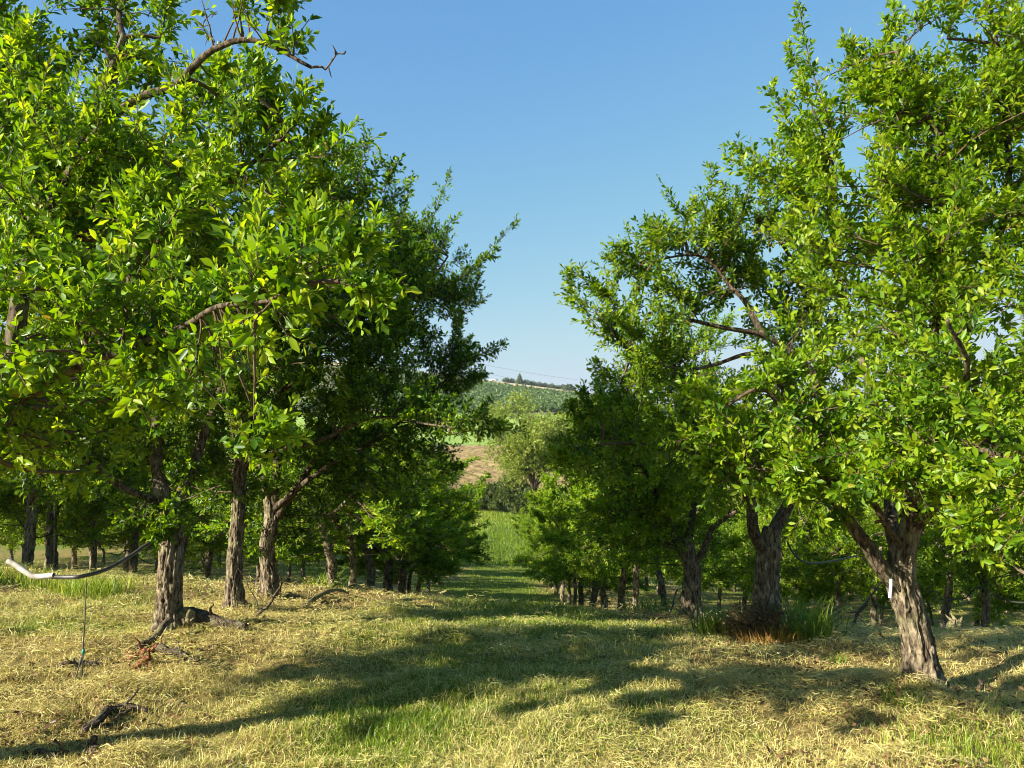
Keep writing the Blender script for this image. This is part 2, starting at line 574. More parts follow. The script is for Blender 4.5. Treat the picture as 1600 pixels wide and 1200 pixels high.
# ------------------------------------------------------------------ foliage engine
def leaves(g, pos, dirv, ref, length, width, rng, tint, mat=0):
    """obovate folded leaves, 6 points / 2 quads each"""
    d = nrm(dirv)
    n = ref - d * np.sum(ref * d, -1, keepdims=True)
    n = nrm(n)
    w = np.cross(n, d)
    N = len(d)
    L = length[:, None]
    hw = width[:, None] * .5
    fold = rng.uniform(.1, .55, N)[:, None]
    curl = rng.uniform(-.12, .42, N)[:, None]
    b = pos + d * 0.006
    mid = lambda t: b + d * L * t - n * L * curl * t * t
    P = np.stack([b,
                  mid(.32) + w * hw * .72 + n * hw * fold,
                  mid(.64) + w * hw + n * hw * fold,
                  mid(1.0),
                  mid(.64) - w * hw + n * hw * fold,
                  mid(.32) - w * hw * .72 + n * hw * fold], 1)
    o = (np.arange(N) * 6)[:, None]
    Fq = np.concatenate([o + np.array([[0, 3, 2, 1]]), o + np.array([[0, 5, 4, 3]])], 1).reshape(-1, 4)
    g.add(P.reshape(-1, 3), Fq, np.repeat(tint, 2), mat)


UP = np.array([0, 0, 1.0])


def grow_twigs(g, p0, tdir, tl, rng, leaf_len=.052, spacing=.017, bright=0.0, r0=.0022, leafmat=0, twigmat=1, tintbase=None, face=None):
    """twigs with leaves set spirally. p0 (N,3), tdir (N,3), tl (N,)"""
    N = len(p0)
    if N == 0:
        return
    t = nrm(tdir)
    k = 4
    s = np.linspace(0, 1, k)
    bend = nrm(rng.normal(size=(N, 3)) * .5 + UP * .8)
    P = p0[:, None] + t[:, None] * (tl[:, None] * s)[..., None] + bend[:, None] * (tl[:, None] * .16 * s ** 2)[..., None]
    R = r0 * (1 - .65 * s)[None, :] * (0.7 + tl[:, None] * 1.6)
    tubes_batch(g, P, R, 3, twigmat)
    nl = np.maximum(4, (tl / spacing).astype(int) + rng.integers(2, 5, N))
    idx = np.repeat(np.arange(N), nl)
    start = np.cumsum(nl) - nl
    i = np.arange(nl.sum()) - start[idx]
    u = (i + rng.uniform(0, 1, len(i))) / nl[idx]
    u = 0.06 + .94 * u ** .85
    T = t[idx]
    pos = p0[idx] + T * (tl[idx] * u)[:, None] + bend[idx] * (tl[idx] * .16 * u ** 2)[:, None]
    rf = np.where(np.abs(T[:, 2:3]) < .9, np.array([[0, 0, 1.]]), np.array([[1., 0, 0]]))
    U = nrm(np.cross(T, rf))
    W = np.cross(T, U)
    ph = i * 2.4 + rng.uniform(0, 6.28, N)[idx] + rng.normal(0, .5, len(i))
    rad = np.cos(ph)[:, None] * U + np.sin(ph)[:, None] * W
    fw = (0.35 + .9 * u ** 2)[:, None]
    d = T * fw + rad * rng.uniform(.45, 1.0, len(i))[:, None] + UP * rng.normal(.10, .28, len(i))[:, None]
    ref = UP * .42 + rng.normal(size=(len(i), 3)) * .50 + T * .2 + (0 if face is None else face[idx] * .62)
    sz = rng.normal(1, .27, len(i)).clip(.35, 1.6) * (1 - .35 * u ** 3)
    ln = leaf_len * sz
    wd = ln * rng.uniform(.36, .52, len(i))
    base = rng.normal(.36, .16, N)[idx] if tintbase is None else tintbase[idx]
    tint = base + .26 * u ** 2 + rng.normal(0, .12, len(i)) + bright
    tint = np.clip(tint, 0, .93)
    odd = rng.random(len(i)) < .006
    tint[odd] = rng.uniform(.95, 1, odd.sum())
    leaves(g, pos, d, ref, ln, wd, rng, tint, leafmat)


def branch_curve(q, p, rng, k=7, up=.18):
    L = np.linalg.norm(p - q, axis=-1, keepdims=True)
    side = nrm(rng.normal(size=q.shape)) * L * .16 + UP * L * up * rng.uniform(-.3, 1, (len(q), 1))
    m = (q + p) / 2 + side
    s = np.linspace(0, 1, k)[None, :, None]
    P = (1 - s) ** 2 * q[:, None] + 2 * s * (1 - s) * m[:, None] + s ** 2 * p[:, None]
    P[:, 1:-1] += rng.normal(0, .007, P[:, 1:-1].shape) * np.clip(L, .2, 1)[:, None]
    return P


def crown_from_blobs(g, limbs, blobs, rng, dens=1.0, leaf_len=.052, spacing=.017, bright=0.0, twig_len=(.08, .34), vol_per_branch=.034, shoot=.12):
    """limbs: (M,3) points of the thick wood; blobs: list of (centre, (rx,ry,rz)); branches run from the wood into the blobs"""
    ctr_all = np.mean([b[0] for b in blobs], axis=0)
    for c, r in blobs:
        c = np.asarray(c, float)
        r = np.asarray(r, float) * np.ones(3)
        vol = 4.19 * r[0] * r[1] * r[2]
        n = max(4, int(round(vol / vol_per_branch * dens)))
        v = nrm(rng.normal(size=(n, 3))) * (rng.random((n, 1)) ** .42)
        p = c + v * r
        p = p + rng.normal(0, .05, p.shape)
        # nearest wood, with a pull towards wood that is lower and further in
        D = np.linalg.norm(p[:, None] - limbs[None], axis=-1) + .35 * np.maximum(limbs[None, :, 2] - p[:, None, 2], 0)
        D = D * rng.uniform(.85, 1.15, D.shape)
        q = limbs[np.argmin(D, axis=1)]
        P = branch_curve(q, p, rng)
        L = np.linalg.norm(P[:, -1] - P[:, 0], axis=-1)
        s = np.linspace(0, 1, P.shape[1])
        R = (0.0030 + .0075 * np.clip(L, .2, 1.6))[:, None] * (1 - .72 * s)[None]
        tubes_batch(g, P, R, 4, 1)
        # twigs on the outer part of each branch
        nt_ = np.clip(((7 + 9 * np.clip(L, .2, 1.2)) * np.clip(r.mean() / .2, .4, 1)).astype(int), 3, 20)
        idx = np.repeat(np.arange(n), nt_)
        inner = np.clip(1 - np.minimum(.46, .26 + 1.2 * r.mean()) / np.maximum(L, .3), .15, .9)
        u = rng.random(len(idx)) * (1 - inner[idx]) + inner[idx]
        stray = rng.random(len(idx)) < .2                # a few spurs further back on the branch
        u[stray] = rng.uniform(.2, 1, stray.sum())
        f = u * (P.shape[1] - 1)
        i0 = np.minimum(f.astype(int), P.shape[1] - 2)
        fr = (f - i0)[:, None]
        pp = P[idx, i0] * (1 - fr) + P[idx, i0 + 1] * fr
        tg = nrm(P[idx, i0 + 1] - P[idx, i0])
        out = nrm(pp - c) * .5 + nrm(pp - ctr_all) * .35
        td = tg * .6 + nrm(rng.normal(size=tg.shape)) * .85 + UP * .30 + out
        tl = rng.uniform(twig_len[0], twig_len[1], len(idx)) * rng.uniform(.6, 1, len(idx)) * np.clip(r.mean() / .22, .3, 1)
        blobtint = rng.normal(0, .04)
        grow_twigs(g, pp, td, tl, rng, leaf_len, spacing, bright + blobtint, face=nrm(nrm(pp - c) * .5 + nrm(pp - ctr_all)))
        # branch end shoots
        ns = rng.random(n) < shoot
        if ns.any():
            e = P[ns, -1]
            dd = nrm(P[ns, -1] - P[ns, -2]) * .5 + UP * .75 + nrm(e - ctr_all) * .5 + rng.normal(0, .18, e.shape)
            shoots(g, e, nrm(dd), rng.uniform(.25, .6, len(e)) * np.clip(r.mean() / .38, .3, 1), rng, leaf_len, bright)


def shoots(g, p0, d, L, rng, leaf_len=.05, bright=0.0):
    """long upright water shoots, leafy to the tip, with short side spurs"""
    n = len(p0)
    k = 7
    s = np.linspace(0, 1, k)
    side = nrm(rng.normal(size=(n, 3)))
    P = p0[:, None] + d[:, None] * (L[:, None] * s)[..., None] + side[:, None] * (L[:, None] * .20 * s ** 2)[..., None] + np.cumsum(rng.normal(0, .006, (n, k, 3)), 1) * L[:, None, None]
    R = (.0035 + .004 * L)[:, None] * (1 - .8 * s)[None]
    tubes_batch(g, P, R, 4, 1)
    for a in range(k - 1):
        seg = P[:, a + 1] - P[:, a]
        sl = np.linalg.norm(seg, axis=1)
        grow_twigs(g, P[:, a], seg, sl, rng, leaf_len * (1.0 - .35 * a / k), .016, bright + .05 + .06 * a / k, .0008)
        m = 5
        f = rng.random((n, m, 1))
        pp = (P[:, None, a] + seg[:, None] * f).reshape(-1, 3)
        td = np.repeat(nrm(seg), m, 0) * .8 + nrm(rng.normal(size=(n * m, 3))) * .8
        tl = rng.uniform(.04, .20, n * m) * (1 - .6 * a / k)
        grow_twigs(g, pp, td, tl, rng, leaf_len * .9, .014, bright + .03, .0014)


def jitter_path(P, rng, amt):
    P = P.copy()
    n = len(P)
    w = np.sin(np.linspace(0, math.pi, n))[:, None]
    low = np.stack([np.interp(np.linspace(0, 1, n), np.linspace(0, 1, 6), rng.normal(0, amt, 6)) for _ in range(3)], -1)
    return P + low * w


def build_hero(name, base, trunk_pts, trunk_r, limb_specs, blobs, shoot_specs, seed, label, dens=1.0, leaf_len=.052, bright=0.0, extra_limb_mat=None, spacing=.016, bare=(), flare=(.12, .50)):
    """one big tree near the camera: trunk, limb children, crown. All points are world points."""
    rng = np.random.default_rng(seed)
    base = np.asarray(base, float)
    root = thing(name, base, label, 'tree', 'plum trees of the orchard')
    P = spline(trunk_pts, 150)
    P = jitter_path(P, rng, .012)
    R = np.interp(np.linspace(0, 1, 150), np.linspace(0, 1, len(trunk_r)), trunk_r)
    g = Geo()
    add_tube(g, P, R * .80, 72, .26, seed, flare=flare)
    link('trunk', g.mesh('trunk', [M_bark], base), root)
    wood = [P[80:]]
    for pts, r0, r1 in limb_specs:
        Lp = spline(pts, 46)
        Lp = jitter_path(Lp, rng, .025)
        rr = (r0 + (r1 - r0) * np.linspace(0, 1, 46) ** .65) * .85
        g = Geo()
        add_tube(g, Lp, rr, 18, .16, seed + len(wood))
        # pruning stubs and knuckles
        for _ in range(3):
            i = rng.integers(8, 42)
            dv = nrm(rng.normal(size=3) + UP * .5)
            e = Lp[i] + dv * (rr[i] + rng.uniform(.02, .06))
            add_tube(g, spline([Lp[i], e], 4), np.array([.6, .6, .5, .4]) * rr[i], 8, .1, seed)
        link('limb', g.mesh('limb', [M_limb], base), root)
        wood.append(Lp)
    wood = np.concatenate(wood)
    g = Geo()
    crown_from_blobs(g, wood, blobs, rng, dens, leaf_len, spacing, bright)
    for a, b in shoot_specs:
        a = np.asarray(a, float)
        b = np.asarray(b, float)
        # carry the shoot back to the wood
        q = wood[np.argmin(np.linalg.norm(wood - a, axis=1))]
        Pb = branch_curve(q[None], a[None], rng)
        tubes_batch(g, Pb, np.linspace(.012, .008, 7)[None], 5, 1)
        L = np.array([np.linalg.norm(b - a)])
        shoots(g, a[None], nrm(b - a)[None], L, rng, leaf_len, bright)
    for a, b, r in bare:
        Pt = jitter_path(spline([a, (np.asarray(a) + b) / 2 + rng.normal(0, .02, 3), b], 14), rng, .015)
        add_tube(g, Pt, np.linspace(r, r * .3, 14), 5, mat=1)
        for _ in range(7):
            i = rng.integers(3, 13)
            e = Pt[i] + nrm(rng.normal(size=3)) * rng.uniform(.015, .05)
            add_tube(g, spline([Pt[i], e], 3), np.array([.6, .5, .3]) * r, 4, mat=1)
    link('crown', g.mesh('crown', [M_leaf, M_twig], base), root)
    return root


def B(px, py, d, rpx, dz=1.0):
    """foliage clump: centre seen at a pixel, radius given in photo pixels at that distance"""
    r = rpx / F * d
    return (at(px, py, d), (r, r * dz, r))


def gpt(px, d, sink=.03):
    """ground point under photo column px at distance d"""
    a = (px - 800) / F
    x = a * d
    for _ in range(4):
        t = (float(H(x, d)) - EYE) / d
        b = (t * cp - sp) / (cp + t * sp)
        x = a * d / (cp - b * sp)
    return np.array([x, d, float(H(x, d)) - sink])


# ------------------------------------------------------------------ the big trees, alley row with the logs
b = np.array([-3.2, 3.3, float(H(-3.2, 3.3)) - .04])
build_hero('plum_tree', b,
           [b, b + [.14, .0, .45], b + [.42, .0, .9], at(-6, 660, 3.35), at(28, 560, 3.3)], [.115, .10, .095, .09, .08],
           [([at(20, 575, 3.3), at(40, 440, 3.3), at(70, 340, 3.3), at(112, 255, 3.3), at(160, 185, 3.3), at(205, 150, 3.3), at(262, 130, 3.25), at(300, 92, 3.2), at(335, 66, 3.15), at(380, 58, 3.1), at(425, 72, 3.1), at(470, 97, 3.05), at(486, 105, 3.05)], .056, .009),
            ([at(5, 640, 3.35), at(60, 600, 3.0), at(140, 565, 2.8), at(225, 530, 2.65), at(290, 508, 2.6), at(345, 478, 2.45), at(385, 474, 2.35), at(425, 470, 2.25)], .038, .007),
            ([at(60, 360, 3.3), at(20, 240, 3.6), at(-10, 120, 3.8), at(-40, -60, 4.0)], .05, .015),
            ([at(112, 255, 3.3), at(180, 90, 3.6), at(215, -40, 3.8)], .035, .012),
            ([at(40, 440, 3.3), at(130, 380, 3.5), at(260, 330, 3.4), at(380, 270, 3.4), at(450, 210, 3.5)], .04, .010),
            ([at(-6, 660, 3.35), at(-90, 560, 2.9), at(-150, 470, 2.5)], .05, .012),
            ([at(-40, 720, 3.4), at(-200, 660, 3.2), at(-400, 640, 3.1), at(-600, 620, 3.1), at(-760, 590, 3.2)], .05, .012)],  # out-of-view limb, added to carry the shade-casting clumps
           [B(60, 110, 3.7, 110), B(-20, 40, 3.7, 120), B(170, 60, 3.8, 70), B(235, 20, 3.8, 45), B(215, 95, 3.8, 40), B(90, 220, 3.3, 110), B(-10, 270, 3.2, 110),
            B(310, 215, 3.5, 70), B(390, 190, 3.6, 60), B(450, 235, 3.6, 50), B(350, 270, 3.3, 100), B(220, 290, 3.2, 110), B(110, 350, 3.1, 110), B(20, 400, 2.9, 120),
            B(440, 330, 3.3, 90), B(300, 390, 2.9, 100), B(190, 430, 2.8, 110), B(400, 430, 2.35, 70), B(480, 440, 2.25, 55), B(525, 445, 2.25, 28), B(100, 510, 2.7, 110), B(10, 530, 2.6, 100),
            B(230, 470, 2.7, 70), B(300, 560, 2.7, 80), B(200, 590, 2.8, 80), B(390, 540, 2.5, 55), B(440, 500, 2.25, 55), B(385, 610, 2.5, 38), B(370, 665, 2.5, 30), B(510, 480, 2.3, 45),
            B(-30, 620, 3.9, 85), B(80, 560, 3.9, 70), B(-130, 480, 4.0, 90), B(40, 300, 4.4, 100), B(150, 500, 4.2, 80), B(-180, 690, 3.6, 70), B(300, 300, 4.6, 80), B(60, 500, 4.4, 90), B(150, 620, 4.6, 90), B(30, 640, 4.5, 85), B(120, 380, 4.5, 95), B(250, 450, 4.6, 90), B(-70, 560, 4.3, 90), B(-20, 430, 4.6, 90), B(330, 350, 4.5, 70), B(220, 330, 4.5, 80), B(230, 590, 4.8, 60), B(-760, 740, 3.2, 80), B(-620, 640, 3.3, 85), B(-500, 600, 3.5, 80), B(-700, 560, 3.3, 80), B(-640, 480, 3.5, 85), B(-420, 560, 3.8, 80), B(-690, 690, 2.9, 90), B(-560, 680, 3.0, 90), B(-800, 640, 2.9, 100), B(-250, 480, 2.5, 75), B(-420, 420, 2.4, 85), B(-340, 330, 2.6, 80), B(-520, 520, 2.3, 80), B(-350, 690, 2.7, 60), B(-330, 690, 3.2, 80), B(-200, 690, 3.3, 80), B(-480, 600, 3.1, 90), B(-420, 660, 2.9, 80), B(-600, 500, 3.0, 80), B(-450, 480, 3.0, 85), B(-330, 660, 3.2, 60), B(40, 640, 3.1, 70), B(-80, 640, 3.2, 75), B(-190, 560, 3.2, 80), B(-280, 420, 3.2, 90), B(-150, 300, 3.4, 100), B(90, 580, 3.2, 60), B(60, 700, 3.4, 45), B(-330, 560, 3.3, 60), B(-60, 150, 4.0, 150), B(-200, 60, 4, 150), B(130, 250, 3.7, 90), B(250, 210, 3.6, 70), B(30, 330, 3.6, 90), B(385, 12, 3.1, 26), B(420, 22, 3.05, 26), B(455, 45, 3.05, 20), B(470, 68, 3.05, 12), B(345, -10, 3.1, 26)],  # clumps left of the view are unseen, added to shade the ground
           [(at(400, 150, 3.4), at(408, 80, 3.4)), (at(440, 220, 3.4), at(500, 145, 3.4)), (at(470, 240, 3.5), at(510, 180, 3.5)), (at(340, 150, 3.4), at(350, 85, 3.4)),
            (at(530, 440, 2.2), at(590, 462, 2.15)), (at(390, 470, 2.35), at(395, 400, 2.35)), (at(250, 60, 3.7), at(262, -10, 3.7)), (at(400, 400, 2.4), at(412, 330, 2.4)), (at(470, 410, 2.25), at(485, 335, 2.25)), (at(330, 330, 3.0), at(338, 250, 3.0)), (at(430, 190, 3.6), at(425, 110, 3.6)), (at(200, 400, 2.8), at(205, 310, 2.8)), (at(90, 480, 2.7), at(80, 390, 2.7)), (at(300, 530, 2.6), at(330, 455, 2.6))],
           101, 'big plum tree with a bare hooked limb arching out against the sky', dens=2.1, leaf_len=.045, spacing=.0135, bright=.18,
           bare=((at(486, 105, 3.05), at(541, 82, 3.05), .006), (at(335, 66, 3.15), at(340, 20, 3.15), .004)))

b = gpt(265, 6.0)
build_hero('plum_tree', b,
           [b, at(262, 930, 6), at(268, 850, 6), at(262, 800, 6), at(248, 760, 6)], [.125, .112, .105, .10, .075],
           [([at(258, 790, 6), at(240, 720, 6.05), at(244, 650, 6.1), at(270, 540, 6.2), at(300, 420, 6.2), at(330, 320, 6.2)], .07, .015),
            ([at(262, 800, 6), at(295, 750, 6.1), at(318, 690, 6.2), at(335, 640, 6.2), at(380, 520, 6.3), at(440, 400, 6.3), at(480, 300, 6.2)], .06, .012),
            ([at(258, 790, 6), at(215, 770, 5.9), at(165, 745, 5.8), at(110, 700, 5.8), at(60, 680, 5.8), at(10, 640, 5.8)], .045, .012),
            ([at(266, 810, 6), at(250, 770, 6.6), at(200, 650, 7.2), at(150, 540, 7.5)], .05, .015)],
           [B(80, 640, 5.9, 90), B(170, 610, 6.0, 90), B(260, 600, 6.1, 90), B(20, 700, 5.8, 80), B(120, 720, 5.8, 60), B(340, 600, 6.2, 80), B(330, 450, 6.2, 130), B(440, 380, 6.2, 110), B(470, 290, 6.2, 80), B(330, 310, 6.2, 120),
            B(180, 450, 6.8, 150), B(110, 300, 7, 130), B(235, 805, 5.9, 34), B(275, 820, 5.85, 26), B(205, 800, 5.8, 26), B(480, 500, 6.2, 90), B(400, 560, 6.2, 70), B(540, 310, 6.2, 55), B(190, 680, 6, 55), B(330, 700, 6.4, 55), B(290, 650, 6.5, 80), B(220, 660, 6.8, 70), B(90, 650, 6.6, 70), B(20, 620, 6.2, 80), B(260, 740, 6.7, 45)],
           [(at(480, 270, 6.2), at(505, 205, 6.2)), (at(550, 320, 6.2), at(605, 262, 6.2)), (at(500, 260, 6.2), at(540, 235, 6.2))],
           102, 'plum tree with a thick furrowed lit trunk behind the broken red branch', dens=.95, leaf_len=.052,
           bare=((at(545, 300, 6.2), at(580, 220, 6.2), .005),))

b = gpt(366, 7.4)
build_hero('plum_tree', b,
           [b, at(366, 920, 7.4), at(370, 850, 7.4), at(374, 780, 7.4), at(377, 700, 7.4), at(380, 620, 7.4)], [.10, .085, .08, .076, .07, .06],
           [([at(380, 625, 7.4), at(395, 540, 7.4), at(440, 440, 7.4), at(500, 340, 7.3), at(560, 280, 7.3)], .06, .012),
            ([at(376, 735, 7.4), at(420, 712, 7.3), at(480, 698, 7.2), at(540, 668, 7.0), at(600, 650, 6.8), at(680, 665, 6.5), at(740, 672, 6.4)], .04, .008),
            ([at(378, 690, 7.4), at(430, 620, 7.5), at(510, 540, 7.4), at(580, 480, 7.3), at(640, 430, 7.3)], .05, .012),
            ([at(378, 660, 7.4), at(350, 560, 7.8), at(330, 450, 8)], .05, .015)],
           [B(450, 470, 7.4, 110), B(540, 420, 7.3, 95), B(540, 330, 7.3, 75), B(570, 520, 7.3, 95), B(480, 600, 7.3, 90), B(570, 620, 7.0, 70), B(640, 600, 6.9, 65), B(620, 480, 7.3, 70), B(690, 650, 6.6, 22), B(560, 280, 7.3, 45), B(360, 450, 7.9, 110), B(440, 650, 7.3, 55), B(610, 400, 7.3, 60), B(320, 680, 7.8, 75), B(420, 640, 7.7, 60), B(300, 770, 7.9, 55), B(450, 730, 7.5, 50), B(410, 790, 7.7, 42), B(350, 600, 7.8, 80), B(340, 760, 7.8, 50)],
           [(at(580, 340, 7.3), at(632, 285, 7.3)), (at(700, 680, 6.45), at(805, 655, 6.3)), (at(690, 660, 6.5), at(770, 640, 6.3)), (at(620, 640, 6.8), at(690, 635, 6.6)), (at(640, 430, 7.3), at(700, 330, 7.3)), (at(600, 300, 7.3), at(612, 250, 7.3))],
           103, 'plum tree with a straight pale trunk just behind the mossy fallen log', dens=1.0, leaf_len=.052)

b = gpt(421, 8.5)
build_hero('plum_tree', b,
           [b, at(420, 900, 8.5), at(418, 850, 8.5), at(424, 810, 8.5), at(420, 770, 8.5)], [.12, .10, .098, .095, .07],
           [([at(424, 815, 8.5), at(432, 740, 8.5), at(432, 670, 8.6), at(450, 560, 8.6), at(500, 440, 8.6)], .075, .015),
            ([at(424, 820, 8.5), at(470, 750, 8.5), at(540, 660, 8.5), at(610, 560, 8.5), at(660, 460, 8.4), at(700, 400, 8.4)], .06, .012),
            ([at(422, 800, 8.5), at(500, 740, 8.3), at(590, 690, 8.2), at(670, 620, 8.2), at(720, 570, 8.2)], .05, .01),
            ([at(422, 800, 8.5), at(410, 720, 8.9), at(430, 600, 9.4)], .06, .02)],
           [B(600, 470, 8.5, 90), B(660, 510, 8.4, 85), B(690, 430, 8.4, 60), B(640, 380, 8.4, 55), B(660, 610, 8.3, 80), B(720, 560, 8.2, 45), B(570, 680, 8.3, 75), B(500, 700, 8.6, 70), B(520, 540, 8.6, 100), B(640, 690, 8.2, 60), B(700, 610, 8.2, 50), B(690, 500, 8.4, 55), B(580, 400, 8.5, 70), B(610, 740, 8.4, 45), B(690, 705, 8.2, 34), B(665, 735, 8.4, 32), B(705, 670, 8.2, 24), B(480, 760, 8.7, 60), B(540, 770, 8.7, 55), B(440, 780, 9.0, 55), B(500, 820, 8.9, 42), B(590, 770, 8.6, 45), B(400, 740, 9.2, 70), B(520, 640, 8.8, 80)],
           [(at(650, 400, 8.4), at(708, 288, 8.4)), (at(700, 470, 8.3), at(795, 350, 8.3)), (at(715, 500, 8.3), at(760, 440, 8.3)), (at(730, 560, 8.2), at(785, 545, 8.2)), (at(720, 600, 8.2), at(760, 580, 8.2)), (at(620, 380, 8.4), at(630, 290, 8.4)), (at(670, 420, 8.4), at(660, 350, 8.4)), (at(705, 440, 8.3), at(765, 400, 8.3))],
           104, 'plum tree with a dark forked trunk and tall leafy shoots against the sky', dens=1.05, leaf_len=.05)

# ------------------------------------------------------------------ the big trees, opposite alley row
b = gpt(1440, 4.5)
build_hero('plum_tree', b,
           [b, at(1432, 1010, 4.5), at(1420, 960, 4.5), at(1408, 910, 4.5), at(1410, 870, 4.5), at(1420, 830, 4.5), at(1428, 790, 4.5)], [.122, .108, .100, .104, .098, .075, .066],
           [([at(1405, 915, 4.5), at(1378, 885, 4.45), at(1355, 850, 4.4), at(1325, 800, 4.35), at(1285, 730, 4.3), at(1230, 650, 4.3), at(1190, 600, 4.3)], .068, .012),
            ([at(1424, 810, 4.5), at(1435, 740, 4.55), at(1448, 640, 4.6), at(1462, 500, 4.6), at(1475, 380, 4.6), at(1462, 240, 4.6), at(1440, 170, 4.6), at(1400, 80, 4.6)], .068, .012),
            ([at(1410, 880, 4.5), at(1395, 820, 4.7), at(1390, 720, 5.0), at(1350, 560, 5.2), at(1310, 420, 5.3), at(1290, 300, 5.2)], .06, .012),
            ([at(1422, 825, 4.5), at(1490, 760, 4.3), at(1560, 670, 4.1), at(1640, 560, 3.9), at(1720, 430, 3.8)], .06, .012),
            ([at(1448, 640, 4.6), at(1530, 480, 4.7), at(1570, 300, 4.8), at(1560, 100, 4.8), at(1540, -40, 4.8)], .05, .012),
            ([at(1440, 720, 4.5), at(1500, 640, 4.0), at(1500, 560, 3.6), at(1480, 500, 3.4)], .04, .01),
            ([at(1435, 760, 4.5), at(1490, 735, 4.1), at(1545, 705, 3.7), at(1600, 720, 3.4), at(1640, 760, 3.3)], .035, .008),
            ([at(1425, 800, 4.5), at(1430, 760, 4.2), at(1440, 725, 3.9), at(1470, 700, 3.7)], .03, .008),
            ([at(1410, 860, 4.5), at(1370, 800, 4.3), at(1310, 760, 4.15), at(1240, 740, 4.2), at(1160, 730, 4.3)], .03, .007)],
           [B(1480, 130, 4.7, 110), B(1400, 190, 4.6, 90), B(1560, 60, 4.8, 80), B(1320, 230, 4.9, 70), B(1270, 180, 5.0, 38), B(1360, 110, 4.7, 50), B(1540, 240, 4.6, 110), B(1420, 320, 4.5, 120), B(1310, 350, 4.8, 90), B(1230, 300, 5.0, 50), B(1580, 400, 4.2, 120), B(1480, 450, 4.2, 120),
            B(1340, 470, 4.6, 110), B(1250, 400, 4.8, 55), B(1400, 580, 4.0, 110), B(1530, 560, 3.8, 110), B(1300, 600, 4.3, 90), B(1200, 620, 4.3, 60), B(1140, 640, 4.3, 55), B(1240, 700, 4.2, 75), B(1150, 720, 4.3, 55), B(1350, 700, 3.9, 90), B(1460, 690, 3.7, 90), B(1570, 700, 3.5, 90),
             B(1105, 690, 4.35, 45), B(1400, 420, 4.8, 110), B(1300, 680, 4.6, 80), B(1260, 800, 4.2, 35), B(1345, 735, 4.0, 40), B(1480, 805, 4.0, 28), B(1500, 330, 4.8, 100), B(1600, 160, 4.8, 100), B(1200, 680, 4.6, 60), B(1480, 600, 4.4, 100), B(1590, 640, 3.9, 90), B(1420, 700, 4.3, 80), B(1510, 840, 3.5, 35), B(1290, 750, 4.1, 45), B(1395, 735, 3.8, 55), B(1510, 775, 3.6, 50), B(1580, 810, 3.3, 55), B(1230, 770, 4.2, 35), B(1180, 780, 4.3, 25), B(1660, 250, 4.5, 120), B(1680, 560, 3.8, 120), B(1650, 750, 3.4, 80), B(1640, 60, 4.7, 90), B(1275, 790, 4.3, 25), B(1545, 840, 3.3, 28)],
           [(at(1300, 210, 4.9), at(1213, 0, 5.0)), (at(1270, 170, 5), at(1250, 60, 5)), (at(1370, 110, 4.7), at(1394, 18, 4.7)), (at(1340, 130, 4.8), at(1330, 65, 4.8)), (at(1250, 310, 5), at(1118, 245, 5)), (at(1230, 300, 5), at(1165, 205, 5)), (at(1260, 240, 5), at(1208, 150, 5)),
            (at(1300, 250, 4.9), at(1230, 190, 5)), (at(1440, 160, 4.6), at(1430, 75, 4.6)), (at(1480, 60, 4.7), at(1500, -10, 4.7)), (at(1130, 640, 4.3), at(1080, 610, 4.3)), (at(1150, 710, 4.3), at(1095, 730, 4.3))],
           105, 'big plum tree with a leaning forked trunk that carries a white strip', dens=1.7, leaf_len=.049, spacing=.014, bright=.24)

